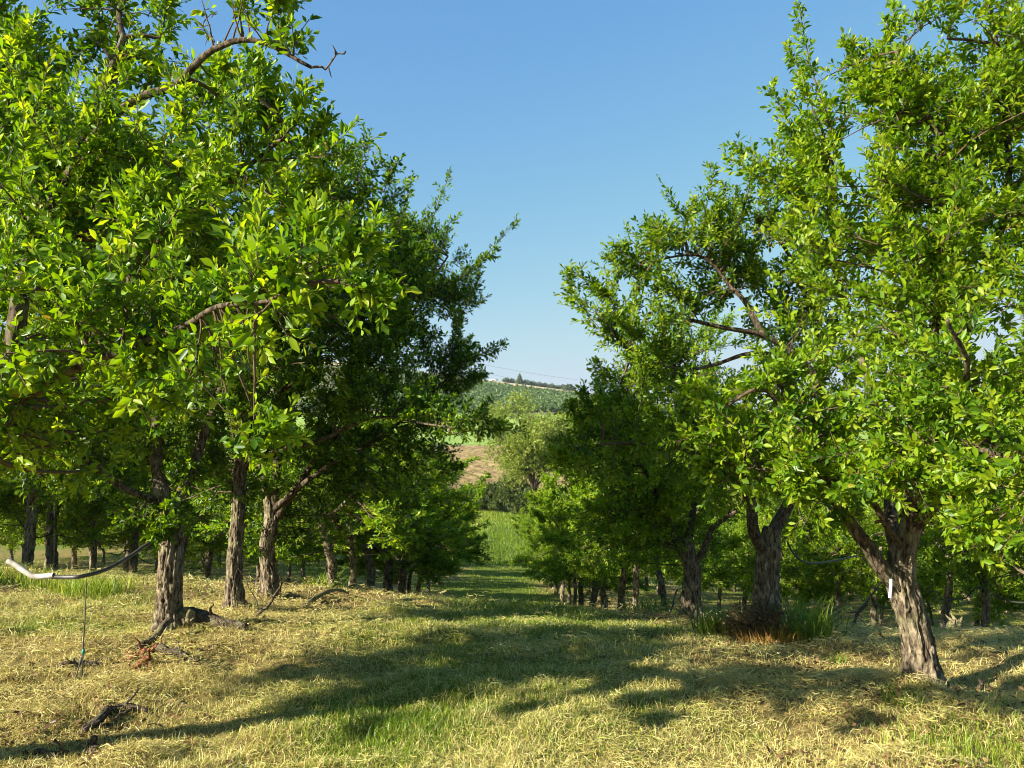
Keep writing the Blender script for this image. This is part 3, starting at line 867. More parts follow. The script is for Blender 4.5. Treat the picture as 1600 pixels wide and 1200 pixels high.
b = gpt(1197, 6.5)
build_hero('plum_tree', b,
           [b, at(1197, 950, 6.5), at(1198, 900, 6.5), at(1200, 860, 6.5), at(1208, 825, 6.5)], [.15, .128, .122, .12, .09],
           [([at(1198, 870, 6.5), at(1180, 830, 6.4), at(1176, 790, 6.4), at(1185, 730, 6.4), at(1225, 660, 6.4), at(1275, 605, 6.4), at(1245, 558, 6.3), at(1195, 525, 6.2), at(1130, 510, 6.1), at(1080, 500, 6.1)], .068, .018),
            ([at(1204, 840, 6.5), at(1235, 780, 6.6), at(1270, 690, 6.7), at(1280, 560, 6.8), at(1250, 430, 6.8), at(1200, 350, 6.7)], .075, .015),
            ([at(1180, 800, 6.4), at(1140, 740, 6.2), at(1060, 700, 6.0), at(980, 690, 5.8), at(900, 700, 5.7)], .035, .008),
            ([at(1260, 585, 6.4), at(1190, 555, 6.3), at(1110, 568, 6.2), at(1040, 570, 6.1), at(970, 540, 6.1)], .035, .008),
            ([at(1195, 525, 6.2), at(1150, 450, 6.3), at(1090, 400, 6.3), at(1020, 410, 6.2)], .035, .008)],
           [B(1090, 410, 6.3, 80), B(1010, 430, 6.2, 65), B(1150, 400, 6.5, 75), B(960, 480, 6.1, 50), B(1040, 500, 6.1, 70), B(990, 560, 6.1, 55), B(1080, 340, 6.4, 40), B(1210, 430, 6.7, 100), B(1120, 460, 6.4, 45), B(1060, 600, 6.1, 65), B(990, 640, 5.9, 60), B(1100, 680, 6.1, 65), B(915, 690, 5.7, 28), B(960, 700, 5.8, 50),
            B(1030, 720, 6.0, 55), B(1260, 600, 6.7, 85), B(1290, 700, 6.7, 80), B(1230, 350, 6.7, 60), B(1230, 700, 6.5, 60), B(1170, 720, 6.2, 55), B(1100, 770, 6.2, 45), B(885, 695, 5.6, 16), B(1240, 500, 6.8, 80), B(1030, 370, 6.3, 30), B(1160, 640, 6.3, 50), B(1290, 790, 6.6, 50)],
           [(at(970, 480, 6.1), at(902, 434, 6.1)), (at(1000, 440, 6.2), at(935, 405, 6.2)), (at(1000, 410, 6.2), at(962, 380, 6.2)), (at(1040, 400, 6.3), at(1030, 350, 6.3)), (at(1070, 350, 6.3), at(1088, 312, 6.3)), (at(970, 540, 6.1), at(940, 490, 6.1)), (at(970, 600, 6.1), at(935, 575, 6.1)), (at(1120, 380, 6.4), at(1130, 330, 6.4)), (at(940, 660, 5.7), at(905, 620, 5.7)), (at(960, 470, 6.1), at(930, 450, 6.1))],
           106, 'plum tree with an upright lit trunk rising from the brown dead shrub', dens=1.4, leaf_len=.048, bright=.17)

b = gpt(1082, 8.7)
build_hero('plum_tree', b,
           [b, at(1082, 940, 8.7), at(1080, 900, 8.7), at(1076, 870, 8.7), at(1072, 840, 8.7)], [.135, .118, .115, .115, .08],
           [([at(1078, 885, 8.7), at(1058, 850, 8.7), at(1040, 800, 8.7), at(1000, 720, 8.6), at(960, 650, 8.5)], .06, .012),
            ([at(1080, 890, 8.7), at(1105, 850, 8.6), at(1135, 812, 8.5), at(1160, 790, 8.4), at(1190, 740, 8.3)], .055, .02),
            ([at(1074, 850, 8.7), at(1085, 770, 8.9), at(1080, 660, 9), at(1060, 560, 9)], .06, .012)],
           [B(1000, 760, 8.6, 75), B(940, 720, 8.5, 60), B(1080, 740, 8.7, 80), B(1040, 640, 8.8, 90), B(970, 640, 8.6, 65), B(1120, 640, 8.9, 80), B(960, 800, 8.5, 50), B(1020, 830, 8.6, 45), B(1100, 560, 9, 70), B(1020, 560, 8.8, 55), B(900, 760, 8.4, 40), B(1130, 760, 8.5, 45), B(940, 850, 8.5, 42), B(1000, 850, 8.7, 45), B(1120, 850, 8.9, 40), B(890, 820, 8.5, 35), B(1050, 790, 9.0, 60), B(1140, 700, 9, 60), B(870, 740, 8.4, 28)],
           [(at(950, 660, 8.5), at(935, 600, 8.5)), (at(920, 720, 8.5), at(880, 690, 8.5))],
           107, 'plum tree with a dark trunk forking low beside the green grass clumps', dens=1.3, leaf_len=.048, bright=.18)


# ------------------------------------------------------------------ repeatable orchard trees
def generic_parts(seed, height, spread, trunk_h, lean, tr, n_limb, leaf_len, dens, bright):
    rng = np.random.default_rng(seed)
    g = Geo()
    top = np.array([lean, rng.normal(0, .05), trunk_h])
    P = jitter_path(spline([[0, 0, -.06], [lean * .4 + rng.normal(0, .03), 0, trunk_h * .5], top], 30), rng, .02)
    add_tube(g, P, np.interp(np.linspace(0, 1, 30), [0, .2, 1], [tr * 1.05, tr * .9, tr * .8]), 24, .28, seed, flare=(.07, .2))
    wood = [P[18:]]
    blobs = []
    a0 = rng.uniform(0, 6.28)
    for i in range(n_limb):
        a = a0 + i * 6.283 / n_limb + rng.normal(0, .25)
        out = spread * rng.uniform(.55, .8)
        hz = rng.uniform(.55, .95) * (height - trunk_h)
        dv = np.array([math.cos(a), math.sin(a), 0])
        e = top + dv * out + UP * hz
        m = top + dv * out * .55 + UP * hz * .35
        Lp = jitter_path(spline([top - UP * .05, m, e], 24), rng, .05)
        add_tube(g, Lp, np.linspace(tr * .6, .012, 24), 10, .14, seed + i)
        wood.append(Lp)
        for f, rr in ((.55, .30), (.8, .34), (1.0, .30)):
            q = Lp[int(f * 23)]
            r = spread * rr * rng.uniform(.8, 1.2)
            blobs.append((q + rng.normal(0, .12, 3) + UP * .08, (r, r, r * .9)))
        # low skirt of foliage
        for _ in range(2):
            a2 = a + rng.uniform(-.6, .6)
            q = top + np.array([math.cos(a2), math.sin(a2), 0]) * spread * rng.uniform(.4, .9) + UP * rng.uniform(-.07, .26) * (height - trunk_h)
            r = spread * rng.uniform(.22, .32)
            blobs.append((q, (r, r, r * .65)))
    blobs.append((top + UP * (height - trunk_h) * .55, (spread * .4,) * 3))
    trunk = g.mesh('trunk', [M_bark])
    c = Geo()
    crown_from_blobs(c, np.concatenate(wood), blobs, rng, dens, leaf_len, .02, bright, (.1, .38), .062, .1)
    crown = c.mesh('crown', [M_leaf, M_twig])
    return trunk, crown


VAR = [generic_parts(201, 4.0, 1.75, 1.4, .05, .095, 5, .062, 1.20, 0.25),
       generic_parts(202, 3.8, 1.65, 1.3, -.10, .08, 4, .062, 1.26, 0.24),
       generic_parts(203, 4.2, 1.8, 1.45, .12, .105, 5, .062, 1.14, 0.26),
       generic_parts(204, 3.7, 1.55, 1.4, -.22, .065, 4, .060, 1.26, 0.26),
       generic_parts(205, 3.9, 1.7, 1.25, .02, .10, 5, .064, 1.20, 0.24),
       generic_parts(206, 3.6, 1.5, 1.35, .06, .06, 4, .060, 1.32, 0.27)]
_proto = []
for tk, cr in VAR:
    r_ = bpy.data.objects.new('plum_tree', None)
    t_ = bpy.data.objects.new('trunk', tk)
    c_ = bpy.data.objects.new('crown', cr)
    _proto.append((r_, t_, c_))
rngp = np.random.default_rng(55)
ORD = ['first', 'second', 'third', 'fourth', 'fifth', 'sixth', 'seventh', 'eighth', 'ninth', 'tenth', 'eleventh', 'twelfth', 'thirteenth', 'fourteenth', 'fifteenth', 'sixteenth', 'seventeenth', 'eighteenth', 'nineteenth', 'twentieth', 'twenty-first', 'twenty-second']


def plant(x, y, v, label, group, scale=1.0, rot=None):
    pr, pt, pc = _proto[v]
    r = pr.copy()
    COL.objects.link(r)
    r.location = (x, y, float(H(x, y)))
    r.rotation_euler = (0, 0, rngp.uniform(0, 6.28) if rot is None else rot)
    r.scale = scale if isinstance(scale, tuple) else (scale,) * 3
    r['label'] = label
    r['category'] = 'tree'
    r['group'] = group
    for o in (pt, pc):
        c = o.copy()
        COL.objects.link(c)
        c.parent = r
    return r


# alley rows behind the big trees: (distance, variant, rotation, scale)
LEFT_ROW = [(12.1, 3, 1.2, 1.0), (13.7, 5, 2.0, 1.0), (16.1, 1, 0.4, 1.1), (18.3, 0, 3.3, 1.1), (20.4, 4, 1.1, 1.08), (22.4, 5, 5.0, .92), (24.6, 1, 4.0, .85), (28.5, 0, 2.2, .85), (33, 2, 1.4, .85), (38, 0, .9, .85), (43, 1, 2.7, .9)]
for i, (d, v, ro, sc) in enumerate(LEFT_ROW):
    plant(row_x(-2.62, d), d, v, ORD[i + 4] + ' tree along the alley row that has the mossy log at its foot', 'plum trees of the orchard', (sc * 1.2, sc * 1.2, sc * .85) if d < 27 else sc * .95, ro)
RIGHT_ROW = [(11.2, 3, .3, .78), (13.6, 5, 1.6, 1.0), (15.3, 1, 4.0, .95), (17.6, 0, 2.0, .92), (20, 2, .6, .9), (22.3, 4, 3.9, .92), (24.5, 5, 1.3, 1.1), (27, 1, 2.8, .95), (29.5, 0, 5.5, .92), (32.5, 2, .1, .9), (35.5, 4, 2.1, .92), (39, 1, 3.6, .95), (42.5, 0, 1.8, .92)]
for i, (d, v, ro, sc) in enumerate(RIGHT_ROW):
    plant(row_x(2.42, d), d, v, ORD[i + 3] + ' tree along the alley row whose first trunk carries the white strip', 'plum trees of the orchard', sc, ro)
# second rows
for i, d in enumerate([12.1, 13.2, 14.5, 15.7, 17.8, 20, 22, 24.5, 27, 30, 33, 36.5, 40]):
    plant(row_x(-7.55, d) + rngp.normal(0, .1), d, int(rngp.integers(0, 6)) if i != 1 else 4, ORD[i] + ' tree of the next row behind the white pipe', 'plum trees of the orchard', rngp.uniform(.88, 1.02))
for i, d in enumerate([9.6, 11.7, 12.9, 15.1, 16.8, 19, 21, 23.5, 26, 29, 32, 35.5, 39]):
    plant(row_x(7.4, d) + rngp.normal(0, .1), d, int(rngp.integers(0, 6)), ORD[i] + ' tree of the next row behind the trunk with the white strip', 'plum trees of the orchard', rngp.uniform(.92, 1.08))
# deeper rows: nothing tells these apart; the nearest pipe-side ones are unseen, added for shade
for X0, d0, lab in ((-12.6, 8.5, 'shaded plum tree deep in the orchard beyond the white pipe'), (-17.6, 23, 'shaded plum tree deep in the orchard beyond the white pipe'), (-22.6, 29, 'shaded plum tree deep in the orchard beyond the white pipe'),
                    (12.4, 17, 'shaded plum tree deep in the orchard beyond the white-strip trunk'), (17.4, 23, 'shaded plum tree deep in the orchard beyond the white-strip trunk'), (22.4, 29, 'shaded plum tree deep in the orchard beyond the white-strip trunk')):
    d = d0
    while d < 44:
        plant(row_x(X0, d) + rngp.normal(0, .15), d, int(rngp.integers(0, 6)), lab, 'deep orchard trees ' + ('beyond the pipe' if X0 < 0 else 'beyond the strip trunk'), rngp.uniform(.9, 1.1))
        d += rngp.uniform(2.0, 2.9)


# ------------------------------------------------------------------ trees and bushes at the end of the alley
def loose_tree(name, base, height, spread, seed, label, mat, cat='tree', trunk_h=.22, leaf=.16, dens=.5, tr=.16, stems=3, cluster=None):
    rng = np.random.default_rng(seed)
    base = np.asarray(base, float)
    root = thing(name, base, label, cat)
    g = Geo()
    wood = []
    blobs = []
    top0 = np.array([0, 0, height * trunk_h])
    add_tube(g, spline([[0, 0, -.1], [.05, .02, top0[2] * .5], top0], 12), np.linspace(tr * 1.2, tr * .8, 12), 10, .15, seed)
    for i in range(stems):
        a = i * 6.283 / stems + rng.uniform(-.4, .4)
        dv = np.array([math.cos(a), math.sin(a), 0])
        e = top0 + dv * spread * rng.uniform(.45, .75) + UP * (height - top0[2]) * rng.uniform(.5, .95)
        Lp = jitter_path(spline([top0, top0 * .6 + e * .4 + UP * height * .08, e], 20), rng, .04 * height)
        add_tube(g, Lp, np.linspace(tr * .6, tr * .08, 20), 7, .1, seed)
        wood.append(Lp)
        for f in (.45, .7, .95):
            r = spread * rng.uniform(.22, .34)
            blobs.append((Lp[int(f * 19)] + rng.normal(0, .1 * spread, 3), (r, r, r * .75)))
    link('trunk', g.mesh('trunk', [M_limb]), root)
    wood = np.concatenate(wood)
    c = Geo()
    for ct, r in blobs:
        r = np.asarray(r)
        n = int(60 * dens)
        p = ct + nrm(rng.normal(size=(n, 3))) * (rng.random((n, 1)) ** .4) * r
        q = wood[np.argmin(np.linalg.norm(p[:, None] - wood[None], axis=-1), axis=1)]
        P = branch_curve(q, p, rng, 5)
        tubes_batch(c, P, np.linspace(tr * .12, tr * .03, 5)[None].repeat(n, 0), 3, 1)
        m = 9
        pp = np.repeat(p, m, 0) + rng.normal(0, .16 * spread * .4, (n * m, 3))
        td = rng.normal(size=(n * m, 3)) + UP * .2
        grow_twigs(c, pp, td, rng.uniform(.2, .6, n * m) * leaf / .16, rng, leaf, leaf * .38, 0.12, .006)
    link('crown', c.mesh('crown', [mat, M_twig]), root)
    return root


def gp(px, d, sink=.05):
    return gpt(px, d, sink)


loose_tree('feathery_tree', gp(835, 74), 11.6, 6.6, 301, 'tall airy pale-green tree in front of the ploughed field', M_pale, leaf=.2, dens=.34, tr=.2, stems=9)
loose_tree('feathery_tree', gp(905, 82), 11.5, 5.2, 302, 'taller yellow-green tree beyond the alley row, behind the dark leafy branch', M_pale, leaf=.22, dens=.42, tr=.2, stems=7)
loose_tree('bush', gp(781, 77), 3.0, 2.0, 303, 'dark rounded bush at the end of the grass alley', M_bush, 'bush', trunk_h=.08, leaf=.2, dens=.6, tr=.08, stems=5)
loose_tree('bush', gp(744, 79), 2.0, 2.4, 304, 'dark bush beside the ploughed field behind the alley row with the log', M_bush, 'bush', trunk_h=.08, leaf=.2, dens=.8, tr=.08, stems=5)
loose_tree('bush', gp(822, 76), 2.3, 2.4, 305, 'low dark bush under the airy pale-green tree', M_bush, 'bush', trunk_h=.08, leaf=.2, dens=.8, tr=.08, stems=5)


# ------------------------------------------------------------------ far hill: orchard, ridge trees, shed, wires
def clump_cloud(g, C, R, per, size, rng, squash=.8):
    n = len(C)
    idx = np.repeat(np.arange(n), per)
    v = nrm(rng.normal(size=(n * per, 3))) * (rng.random((n * per, 1)) ** .35)
    v[:, 2] *= squash
    p = C[idx] + v * R[idx][:, None]
    d = rng.normal(size=p.shape) + v * .8
    ref = v + UP * .8 + rng.normal(size=p.shape) * .5
    ln = size * rng.uniform(.6, 1.4, len(p)) * (R[idx] / R.mean())
    leaves(g, p, d, ref, ln, ln * .8, rng, np.clip(rng.normal(.5, .2, len(p)) + .1 * v[:, 2], 0, 1))


rng = np.random.default_rng(400)
ii, jj = np.meshgrid(np.arange(-60, 80), np.arange(0, 70))
u = ii.ravel() * 4.6
w = jj.ravel() * 4.2
th = .5
xx = u * math.cos(th) - w * math.sin(th) + 40
yy = u * math.sin(th) + w * math.cos(th) + 360
k = (yy > 334) & (yy < 534) & (xx > -95) & (xx < 150)
xx, yy = xx[k] + rng.normal(0, .5, k.sum()), yy[k] + rng.normal(0, .5, k.sum())
R = rng.uniform(1.5, 2.3, len(xx))
g = Geo()
clump_cloud(g, np.stack([xx, yy, H(xx, yy) + R * .95], -1), R, 80, .95, rng)
link('hill_orchard_trees_mass', g.mesh('hill_orchard', [M_farleaf, M_twig]), kind='stuff', label='orchard of small green trees covering the far hillside', cat='orchard').name = 'hillside_orchard'

RID = [(752, 640, 4.5), (791, 652, 2.6), (800, 655, 2.6), (822, 650, 3.0), (832, 655, 2.8), (843, 655, 2.6), (852, 660, 2.6), (862, 655, 2.8), (871, 660, 2.5), (880, 655, 2.8), (900, 690, 2.3), (907, 690, 2.1), (738, 640, 5.0)]
for i, (px, d, r) in enumerate(RID):
    base = gp(px, d, .2)
    root = thing('ridge_tree', base, 'small dark tree in the line along the far ridge' if i not in (0, 12) else ['grey-green tree by the white shed on the ridge', 'round tree on the ridge behind the leafy shoots'][i == 12], 'tree', 'dark trees along the far ridge')
    c = Geo()
    C = np.array([[0, 0, r * 1.05], [r * .7, 0, r * .8], [-r * .7, .5, r * .85]])
    clump_cloud(c, C, np.array([r, r * .75, r * .75]), 160, .8, rng)
    link('crown', c.mesh('crown', [M_bush]), root)
    c = Geo()
    add_tube(c, spline([[0, 0, -.3], [0, 0, r * .8]], 4), np.linspace(.3, .2, 4), 6)
    link('trunk', c.mesh('trunk', [M_limb]), root)
base = gp(812, 648, .2)
root = thing('conifer_tree', base, 'dark pointed conifer standing above the ridge line', 'tree')
c = Geo()
hs = np.linspace(1.0, 9.6, 12)
clump_cloud(c, np.stack([np.zeros(12), np.zeros(12), hs], -1), 3.1 * (1 - (hs / 11.0) ** 1.5), 110, .8, rng, .5)
link('crown', c.mesh('crown', [M_bush]), root)
c = Geo()
add_tube(c, spline([[0, 0, -.3], [0, 0, 8]], 6), np.linspace(.35, .08, 6), 6)
link('trunk', c.mesh('trunk', [M_limb]), root)
base = gp(889, 600, .2)
root = thing('ridge_tree', base, 'round dark tree standing alone in the dry ridge field', 'tree', 'dark trees along the far ridge')
c = Geo()
clump_cloud(c, np.array([[0, 0, 3.4], [2.4, 0, 2.8], [-2.4, .5, 2.9], [.8, 0, 4.6]]), np.array([3.2, 2.6, 2.6, 2.2]), 200, .9, rng)
link('crown', c.mesh('crown', [M_bush]), root)
c = Geo()
add_tube(c, spline([[0, 0, -.3], [0, 0, 3]], 4), np.linspace(.4, .25, 4), 6)
link('trunk', c.mesh('trunk', [M_limb]), root)


def box(g, lo, hi, mat=0):
    x0, y0, z0 = lo
    x1, y1, z1 = hi
    V = np.array([[x0, y0, z0], [x1, y0, z0], [x1, y1, z0], [x0, y1, z0], [x0, y0, z1], [x1, y0, z1], [x1, y1, z1], [x0, y1, z1]])
    g.add(V, np.array([[0, 3, 2, 1], [4, 5, 6, 7], [0, 1, 5, 4], [1, 2, 6, 5], [2, 3, 7, 6], [3, 0, 4, 7]]), .5, mat)


base = gp(771, 640, 1.3)
root = thing('farm_shed', base, 'white farm shed on the far ridge beside the pointed conifer', 'shed')
root.scale = (.75, .75, .62)
g = Geo()
box(g, (-4.5, -3, 0), (4.5, 3, 3.0))
g.add([[-4.5, -3, 3], [-4.5, 3, 3], [-4.5, 0, 4.4], [4.5, -3, 3], [4.5, 3, 3], [4.5, 0, 4.4]], np.array([[0, 2, 1], [3, 4, 5]]))
link('wall', g.mesh('wall', [M_shed]), root)
g = Geo()
for s in (-1, 1):
    V = np.array([[-4.8, s * 3.4, 2.86], [4.8, s * 3.4, 2.86], [4.8, 0, 4.46], [-4.8, 0, 4.46], [-4.8, s * 3.4, 3.0], [4.8, s * 3.4, 3.0], [4.8, 0, 4.6], [-4.8, 0, 4.6]])
    g.add(V, np.array([[0, 3, 2, 1], [4, 5, 6, 7], [0, 1, 5, 4], [1, 2, 6, 5], [2, 3, 7, 6], [3, 0, 4, 7]]))
link('roof', g.mesh('roof', [M_shedroof]), root)
g = Geo()
box(g, (-1.2, -3.06, 0), (1.2, -2.98, 2.4))
link('door', g.mesh('door', [M_pole]), root)

for (a, b_, lab) in (((700, 558), (985, 602), 'upper thin power cable crossing the sky above the ridge'), ((690, 568), (985, 618), 'lower thin power cable just above the ridge trees')):
    P = [at(a[0] + (b_[0] - a[0]) * t, a[1] + (b_[1] - a[1]) * t + 5 * (4 * t * (1 - t)), 380) for t in np.linspace(0, 1, 13)]
    ext0 = P[0] + (P[0] - P[1]) * 6 + UP * 3
    ext1 = P[-1] + (P[-1] - P[-2]) * 6 + UP * 3
    P = spline([ext0] + P + [ext1], 60)
    g = Geo()
    add_tube(g, P, np.full(60, .045), 5)
    link('power_cable', g.mesh('power_cable', [M_wire]), label=lab, cat='cable', group='power cables over the ridge')
base = gp(750, 214)
g = Geo()
add_tube(g, spline([[0, 0, -.3], [0, 0, 2.2]], 5), np.full(5, .09), 6, .1)
link('fence_post', g.mesh('fence_post', [M_pole]), loc=base, label='thin dark post where the green crop meets the ploughed field', cat='post')

# ------------------------------------------------------------------ cut hay and grass on the orchard floor
def scatter(n, x0, x1, y0, y1, rng):
    return rng.uniform(x0, x1, n), rng.uniform(y0, y1, n)


def blades(g, x, y, h, w, rng, tint, lean=.5, mat=0, z=None):
    N = len(x)
    z = H(x, y) if z is None else z
    p = np.stack([x, y, z - .004], -1)
    a = rng.uniform(0, 6.283, N)
    side = np.stack([np.cos(a), np.sin(a), np.zeros(N)], -1)
    a2 = rng.uniform(0, 6.283, N)
    ld = np.stack([np.cos(a2), np.sin(a2), np.zeros(N)], -1)
    l = rng.uniform(.05, lean, N)[:, None] * h[:, None]
    hh = h[:, None]
    ww = w[:, None] * .5
    P = np.stack([p - side * ww, p + side * ww, p + ld * l * .35 + UP * hh * .6 + side * ww * .8, p + ld * l * .35 + UP * hh * .6 - side * ww * .8, p + ld * l + UP * hh * .95], 1)
    o = (np.arange(N) * 5)[:, None]
    V = P.reshape(-1, 3)
    n0 = g.n
    g.add(V, o + np.array([[0, 1, 2, 3]]), tint, mat)
    # tips share the points just added
    g.F[3].append(o + np.array([[3, 2, 4]]) + n0)
    g.T[3].append(np.broadcast_to(np.asarray(tint, float), (N,)))
    g.M[3].append(np.full(N, mat))


def straws(g, x, y, L, w, rng, tint, lift):
    N = len(x)
    z = H(x, y)
    c = np.stack([x, y, z + lift], -1)
    a = rng.uniform(0, 6.283, N)
    tilt = rng.normal(0, .22, N)
    d = np.stack([np.cos(a) * np.cos(tilt), np.sin(a) * np.cos(tilt), np.sin(tilt)], -1)
    s = nrm(np.cross(d, UP + rng.normal(0, .5, (N, 3))))
    bow = nrm(rng.normal(size=(N, 3))) * (L * rng.uniform(0, .22, N))[:, None]
    L = L[:, None]
    ww = w[:, None] * .5
    P = np.stack([c - d * L * .5 - s * ww, c - d * L * .5 + s * ww, c + bow + s * ww, c + bow - s * ww, c + d * L * .5 + s * ww, c + d * L * .5 - s * ww], 1)
    o = (np.arange(N) * 6)[:, None]
    g.add(P.reshape(-1, 3), np.concatenate([o + np.array([[0, 1, 2, 3]]), o + np.array([[3, 2, 4, 5]])], 1).reshape(-1, 4), np.repeat(tint, 2))


rng = np.random.default_rng(500)
gs, gg = Geo(), Geo()
for (x0, x1, y0, y1, dn_s, dn_g, sc) in ((-4.6, 4.6, 2.6, 5.0, 9500, 5200, .9), (-7, 7, 5.0, 8.0, 3600, 2600, 1.1), (-11, 11, 8.0, 13.0, 520, 560, 1.7), (-17, 17, 13, 24, 100, 130, 2.8), (-22, 22, 24, 46, 22, 40, 4.5)):
    A = (x1 - x0) * (y1 - y0)
    n = int(A * dn_s)
    x, y = scatter(n, x0, x1, y0, y1, rng)
    gr = greenness(x, y)
    keep = rng.random(n) < np.clip(1.15 - .85 * gr, .15, 1) * np.clip(.1 + 2.2 * (fbm(x * 3.3, y * 4.4, 3, 61) - .22), .12, 1)
    x, y, gr = x[keep], y[keep], gr[keep]
    n = len(x)
    pil = np.clip(fbm(x * 2.3 + 5, y * 3.1, 2, 11) - .42, 0, 1)
    lift = rng.random(n) ** 1.5 * (.014 + .22 * pil) * min(sc, 1.6)
    t = np.clip(rng.normal(.50, .20, n) + .10 * (fbm(x * 3, y * 3, 2, 31) - .5) * 2, 0, .9)
    gy = rng.random(n) < .06 + .42 * gr
    t[gy] = rng.uniform(.92, 1, gy.sum())
    straws(gs, x, y, rng.uniform(.02, .085, n) * sc ** .5, rng.uniform(.0016, .0036, n) * sc, rng, t, lift)
    n = int(A * dn_s * .55)                       # dry stubble still standing
    x, y = scatter(n, x0, x1, y0, y1, rng)
    keep = rng.random(n) < np.clip(.2 + 1.7 * (fbm(x * 4, y * 4, 3, 66) - .25), .1, 1)
    x, y = x[keep], y[keep]
    n = len(x)
    blades(gs, x, y, rng.uniform(.02, .06, n) * (.6 + .8 * fbm(x * 2, y * 2, 2, 67)) * sc ** .45, rng.uniform(.002, .004, n) * sc, rng, np.clip(rng.normal(.62, .2, n), 0, 1), 1.6)
    n = int(A * dn_g)
    x, y = scatter(n, x0, x1, y0, y1, rng)
    gr = greenness(x, y)
    keep = rng.random(n) < np.clip(gr * 1.25 - .05, .06, 1)
    x, y, gr = x[keep], y[keep], gr[keep]
    n = len(x)
    h = rng.uniform(.015, .06, n) * (.6 + .6 * gr) * (0.8 + .5 * fbm(x * 3, y * 3, 2, 77)) * sc ** .45
    t = np.clip(rng.normal(.60, .24, n) + .5 * (.5 - gr), 0, 1)
    blades(gg, x, y, h, rng.uniform(.0025, .005, n) * sc, rng, t, 1.0)
link('cut_hay', gs.mesh('cut_hay', [M_straw]), kind='stuff', label='dry cut hay lying loose over the orchard floor', cat='hay')
for bx, by in ((-2.69, 6.0), (-2.72, 7.4), (-2.73, 8.5), (2.37, 4.5), (2.17, 6.5), (2.05, 8.7)):
    n = 420                                        # uncut stalks that the mower leaves round each trunk
    a_ = rng.uniform(0, 6.283, n)
    q_ = .10 + np.abs(rng.normal(0, .11, n))
    blades(gs, bx + q_ * np.cos(a_), by + q_ * np.sin(a_), rng.uniform(.04, .13, n), rng.uniform(.002, .004, n) * (1 + by / 14), rng, np.clip(rng.normal(.6, .25, n), 0, 1), 1.3)
# old leaves and bits of bark under the tree rows
n = 9000
side = rng.random(n) < .5
y = 3.4 + rng.random(n) ** 1.3 * 8
x = np.where(side, 2.35, -2.5) - .017 * y + rng.normal(0, .55, n)
k = fbm(x * 1.6, y * 1.6, 3, 71) > .44
x, y = x[k], y[k]
n = len(x)
gl = Geo()
leaves(gl, np.stack([x, y, H(x, y) + rng.random(n) * .035], -1), rng.normal(size=(n, 3)) * [1, 1, .25], UP + rng.normal(size=(n, 3)) * .5, rng.uniform(.02, .05, n), rng.uniform(.012, .026, n), rng, np.clip(rng.normal(.5, .25, n), 0, 1))
link('fallen_leaves', gl.mesh('fallen_leaves', [M_rust]), kind='stuff', label='dry brown fallen leaves under the tree rows', cat='leaves')
# taller grass strip in front of the second row, behind the pipe
n = 5200
x = rng.uniform(-8.4, -4.2, n)
y = 8.6 + (x + 6) * -.25 + rng.normal(0, .28, n)
k = fbm(x * 1.5, y * 1.5, 3, 91) + rng.normal(0, .06, n) > .47
blades(gg, x[k], y[k], rng.uniform(.06, .26, k.sum()), rng.uniform(.005, .009, k.sum()), rng, np.clip(rng.normal(.6, .28, k.sum()), 0, 1), 1.0)
n = 1700
p = at(1560, 1165, 3.65)
x = p[0] + rng.normal(0, .26, n)
y = p[1] + rng.normal(0, .22, n)
blades(gg, x, y, rng.uniform(.02, .10, n), rng.uniform(.003, .006, n), rng, np.clip(rng.normal(.55, .18, n), 0, 1), .8)
p = at(610, 1115, 4.0)
n = 500
x = p[0] + rng.normal(0, .16, n)
y = p[1] + rng.normal(0, .14, n)
blades(gg, x, y, rng.uniform(.03, .075, n), rng.uniform(.003, .005, n), rng, np.clip(rng.normal(.45, .15, n), 0, 1), .8)
# meadow at the end of the alley
n = 26000
x = rng.uniform(-14, 12, n)
y = rng.uniform(44, 78, n)
blades(gg, x, y, rng.uniform(.12, .3, n), rng.uniform(.03, .06, n), rng, np.clip(rng.normal(.5, .12, n) + 1.1 * (fbm(x * .35, y * .2, 3, 44) - .5), 0, .95), .8)
link('green_grass', gg.mesh('green_grass', [M_grass]), kind='stuff', label='short green grass growing through the cut hay', cat='grass')


# ------------------------------------------------------------------ tufts, dead shrub
def tuft(px, d, n, h, spread, label, mat, seed, w=(.006, .012), lean=.9):
    rng = np.random.default_rng(seed)
    base = gp(px, d, 0)
    g = Geo()
    x = rng.normal(0, spread * .35, n).clip(-spread * .55, spread * .55)
    y = rng.normal(0, spread * .35, n).clip(-spread * .55, spread * .55)
    hh = rng.uniform(.45, 1, n) * h
    p = np.stack([x, y, np.zeros(n) - .02], -1)
    out = nrm(np.stack([x, y, np.zeros(n)], -1) + rng.normal(0, .12, (n, 3)) * [1, 1, 0])
    l = (rng.uniform(.15, lean, n) * hh)[:, None]
    s = nrm(np.cross(out, UP))
    ww = rng.uniform(w[0], w[1], n)[:, None] * .5
    hv = hh[:, None]
    rows = []
    for t, k in ((0, 1), (.4, 1), (.75, .75), (1, .1)):
        c = p + out * l * t ** 2 + UP * hv * (t - .22 * t ** 3)
        rows += [c - s * ww * k, c + s * ww * k]
    P = np.stack(rows, 1)
    o = (np.arange(n) * 8)[:, None]
    Fq = np.concatenate([o + np.array([[0, 1, 3, 2]]), o + np.array([[2, 3, 5, 4]]), o + np.array([[4, 5, 7, 6]])], 1).reshape(-1, 4)
    g.add(P.reshape(-1, 3), Fq, np.repeat(np.clip(rng.normal(.45, .2, n), 0, 1), 3))
    link('grass_tuft', g.mesh('grass_tuft', [mat]), loc=base, label=label, cat='grass tuft', group='tall grass tufts')


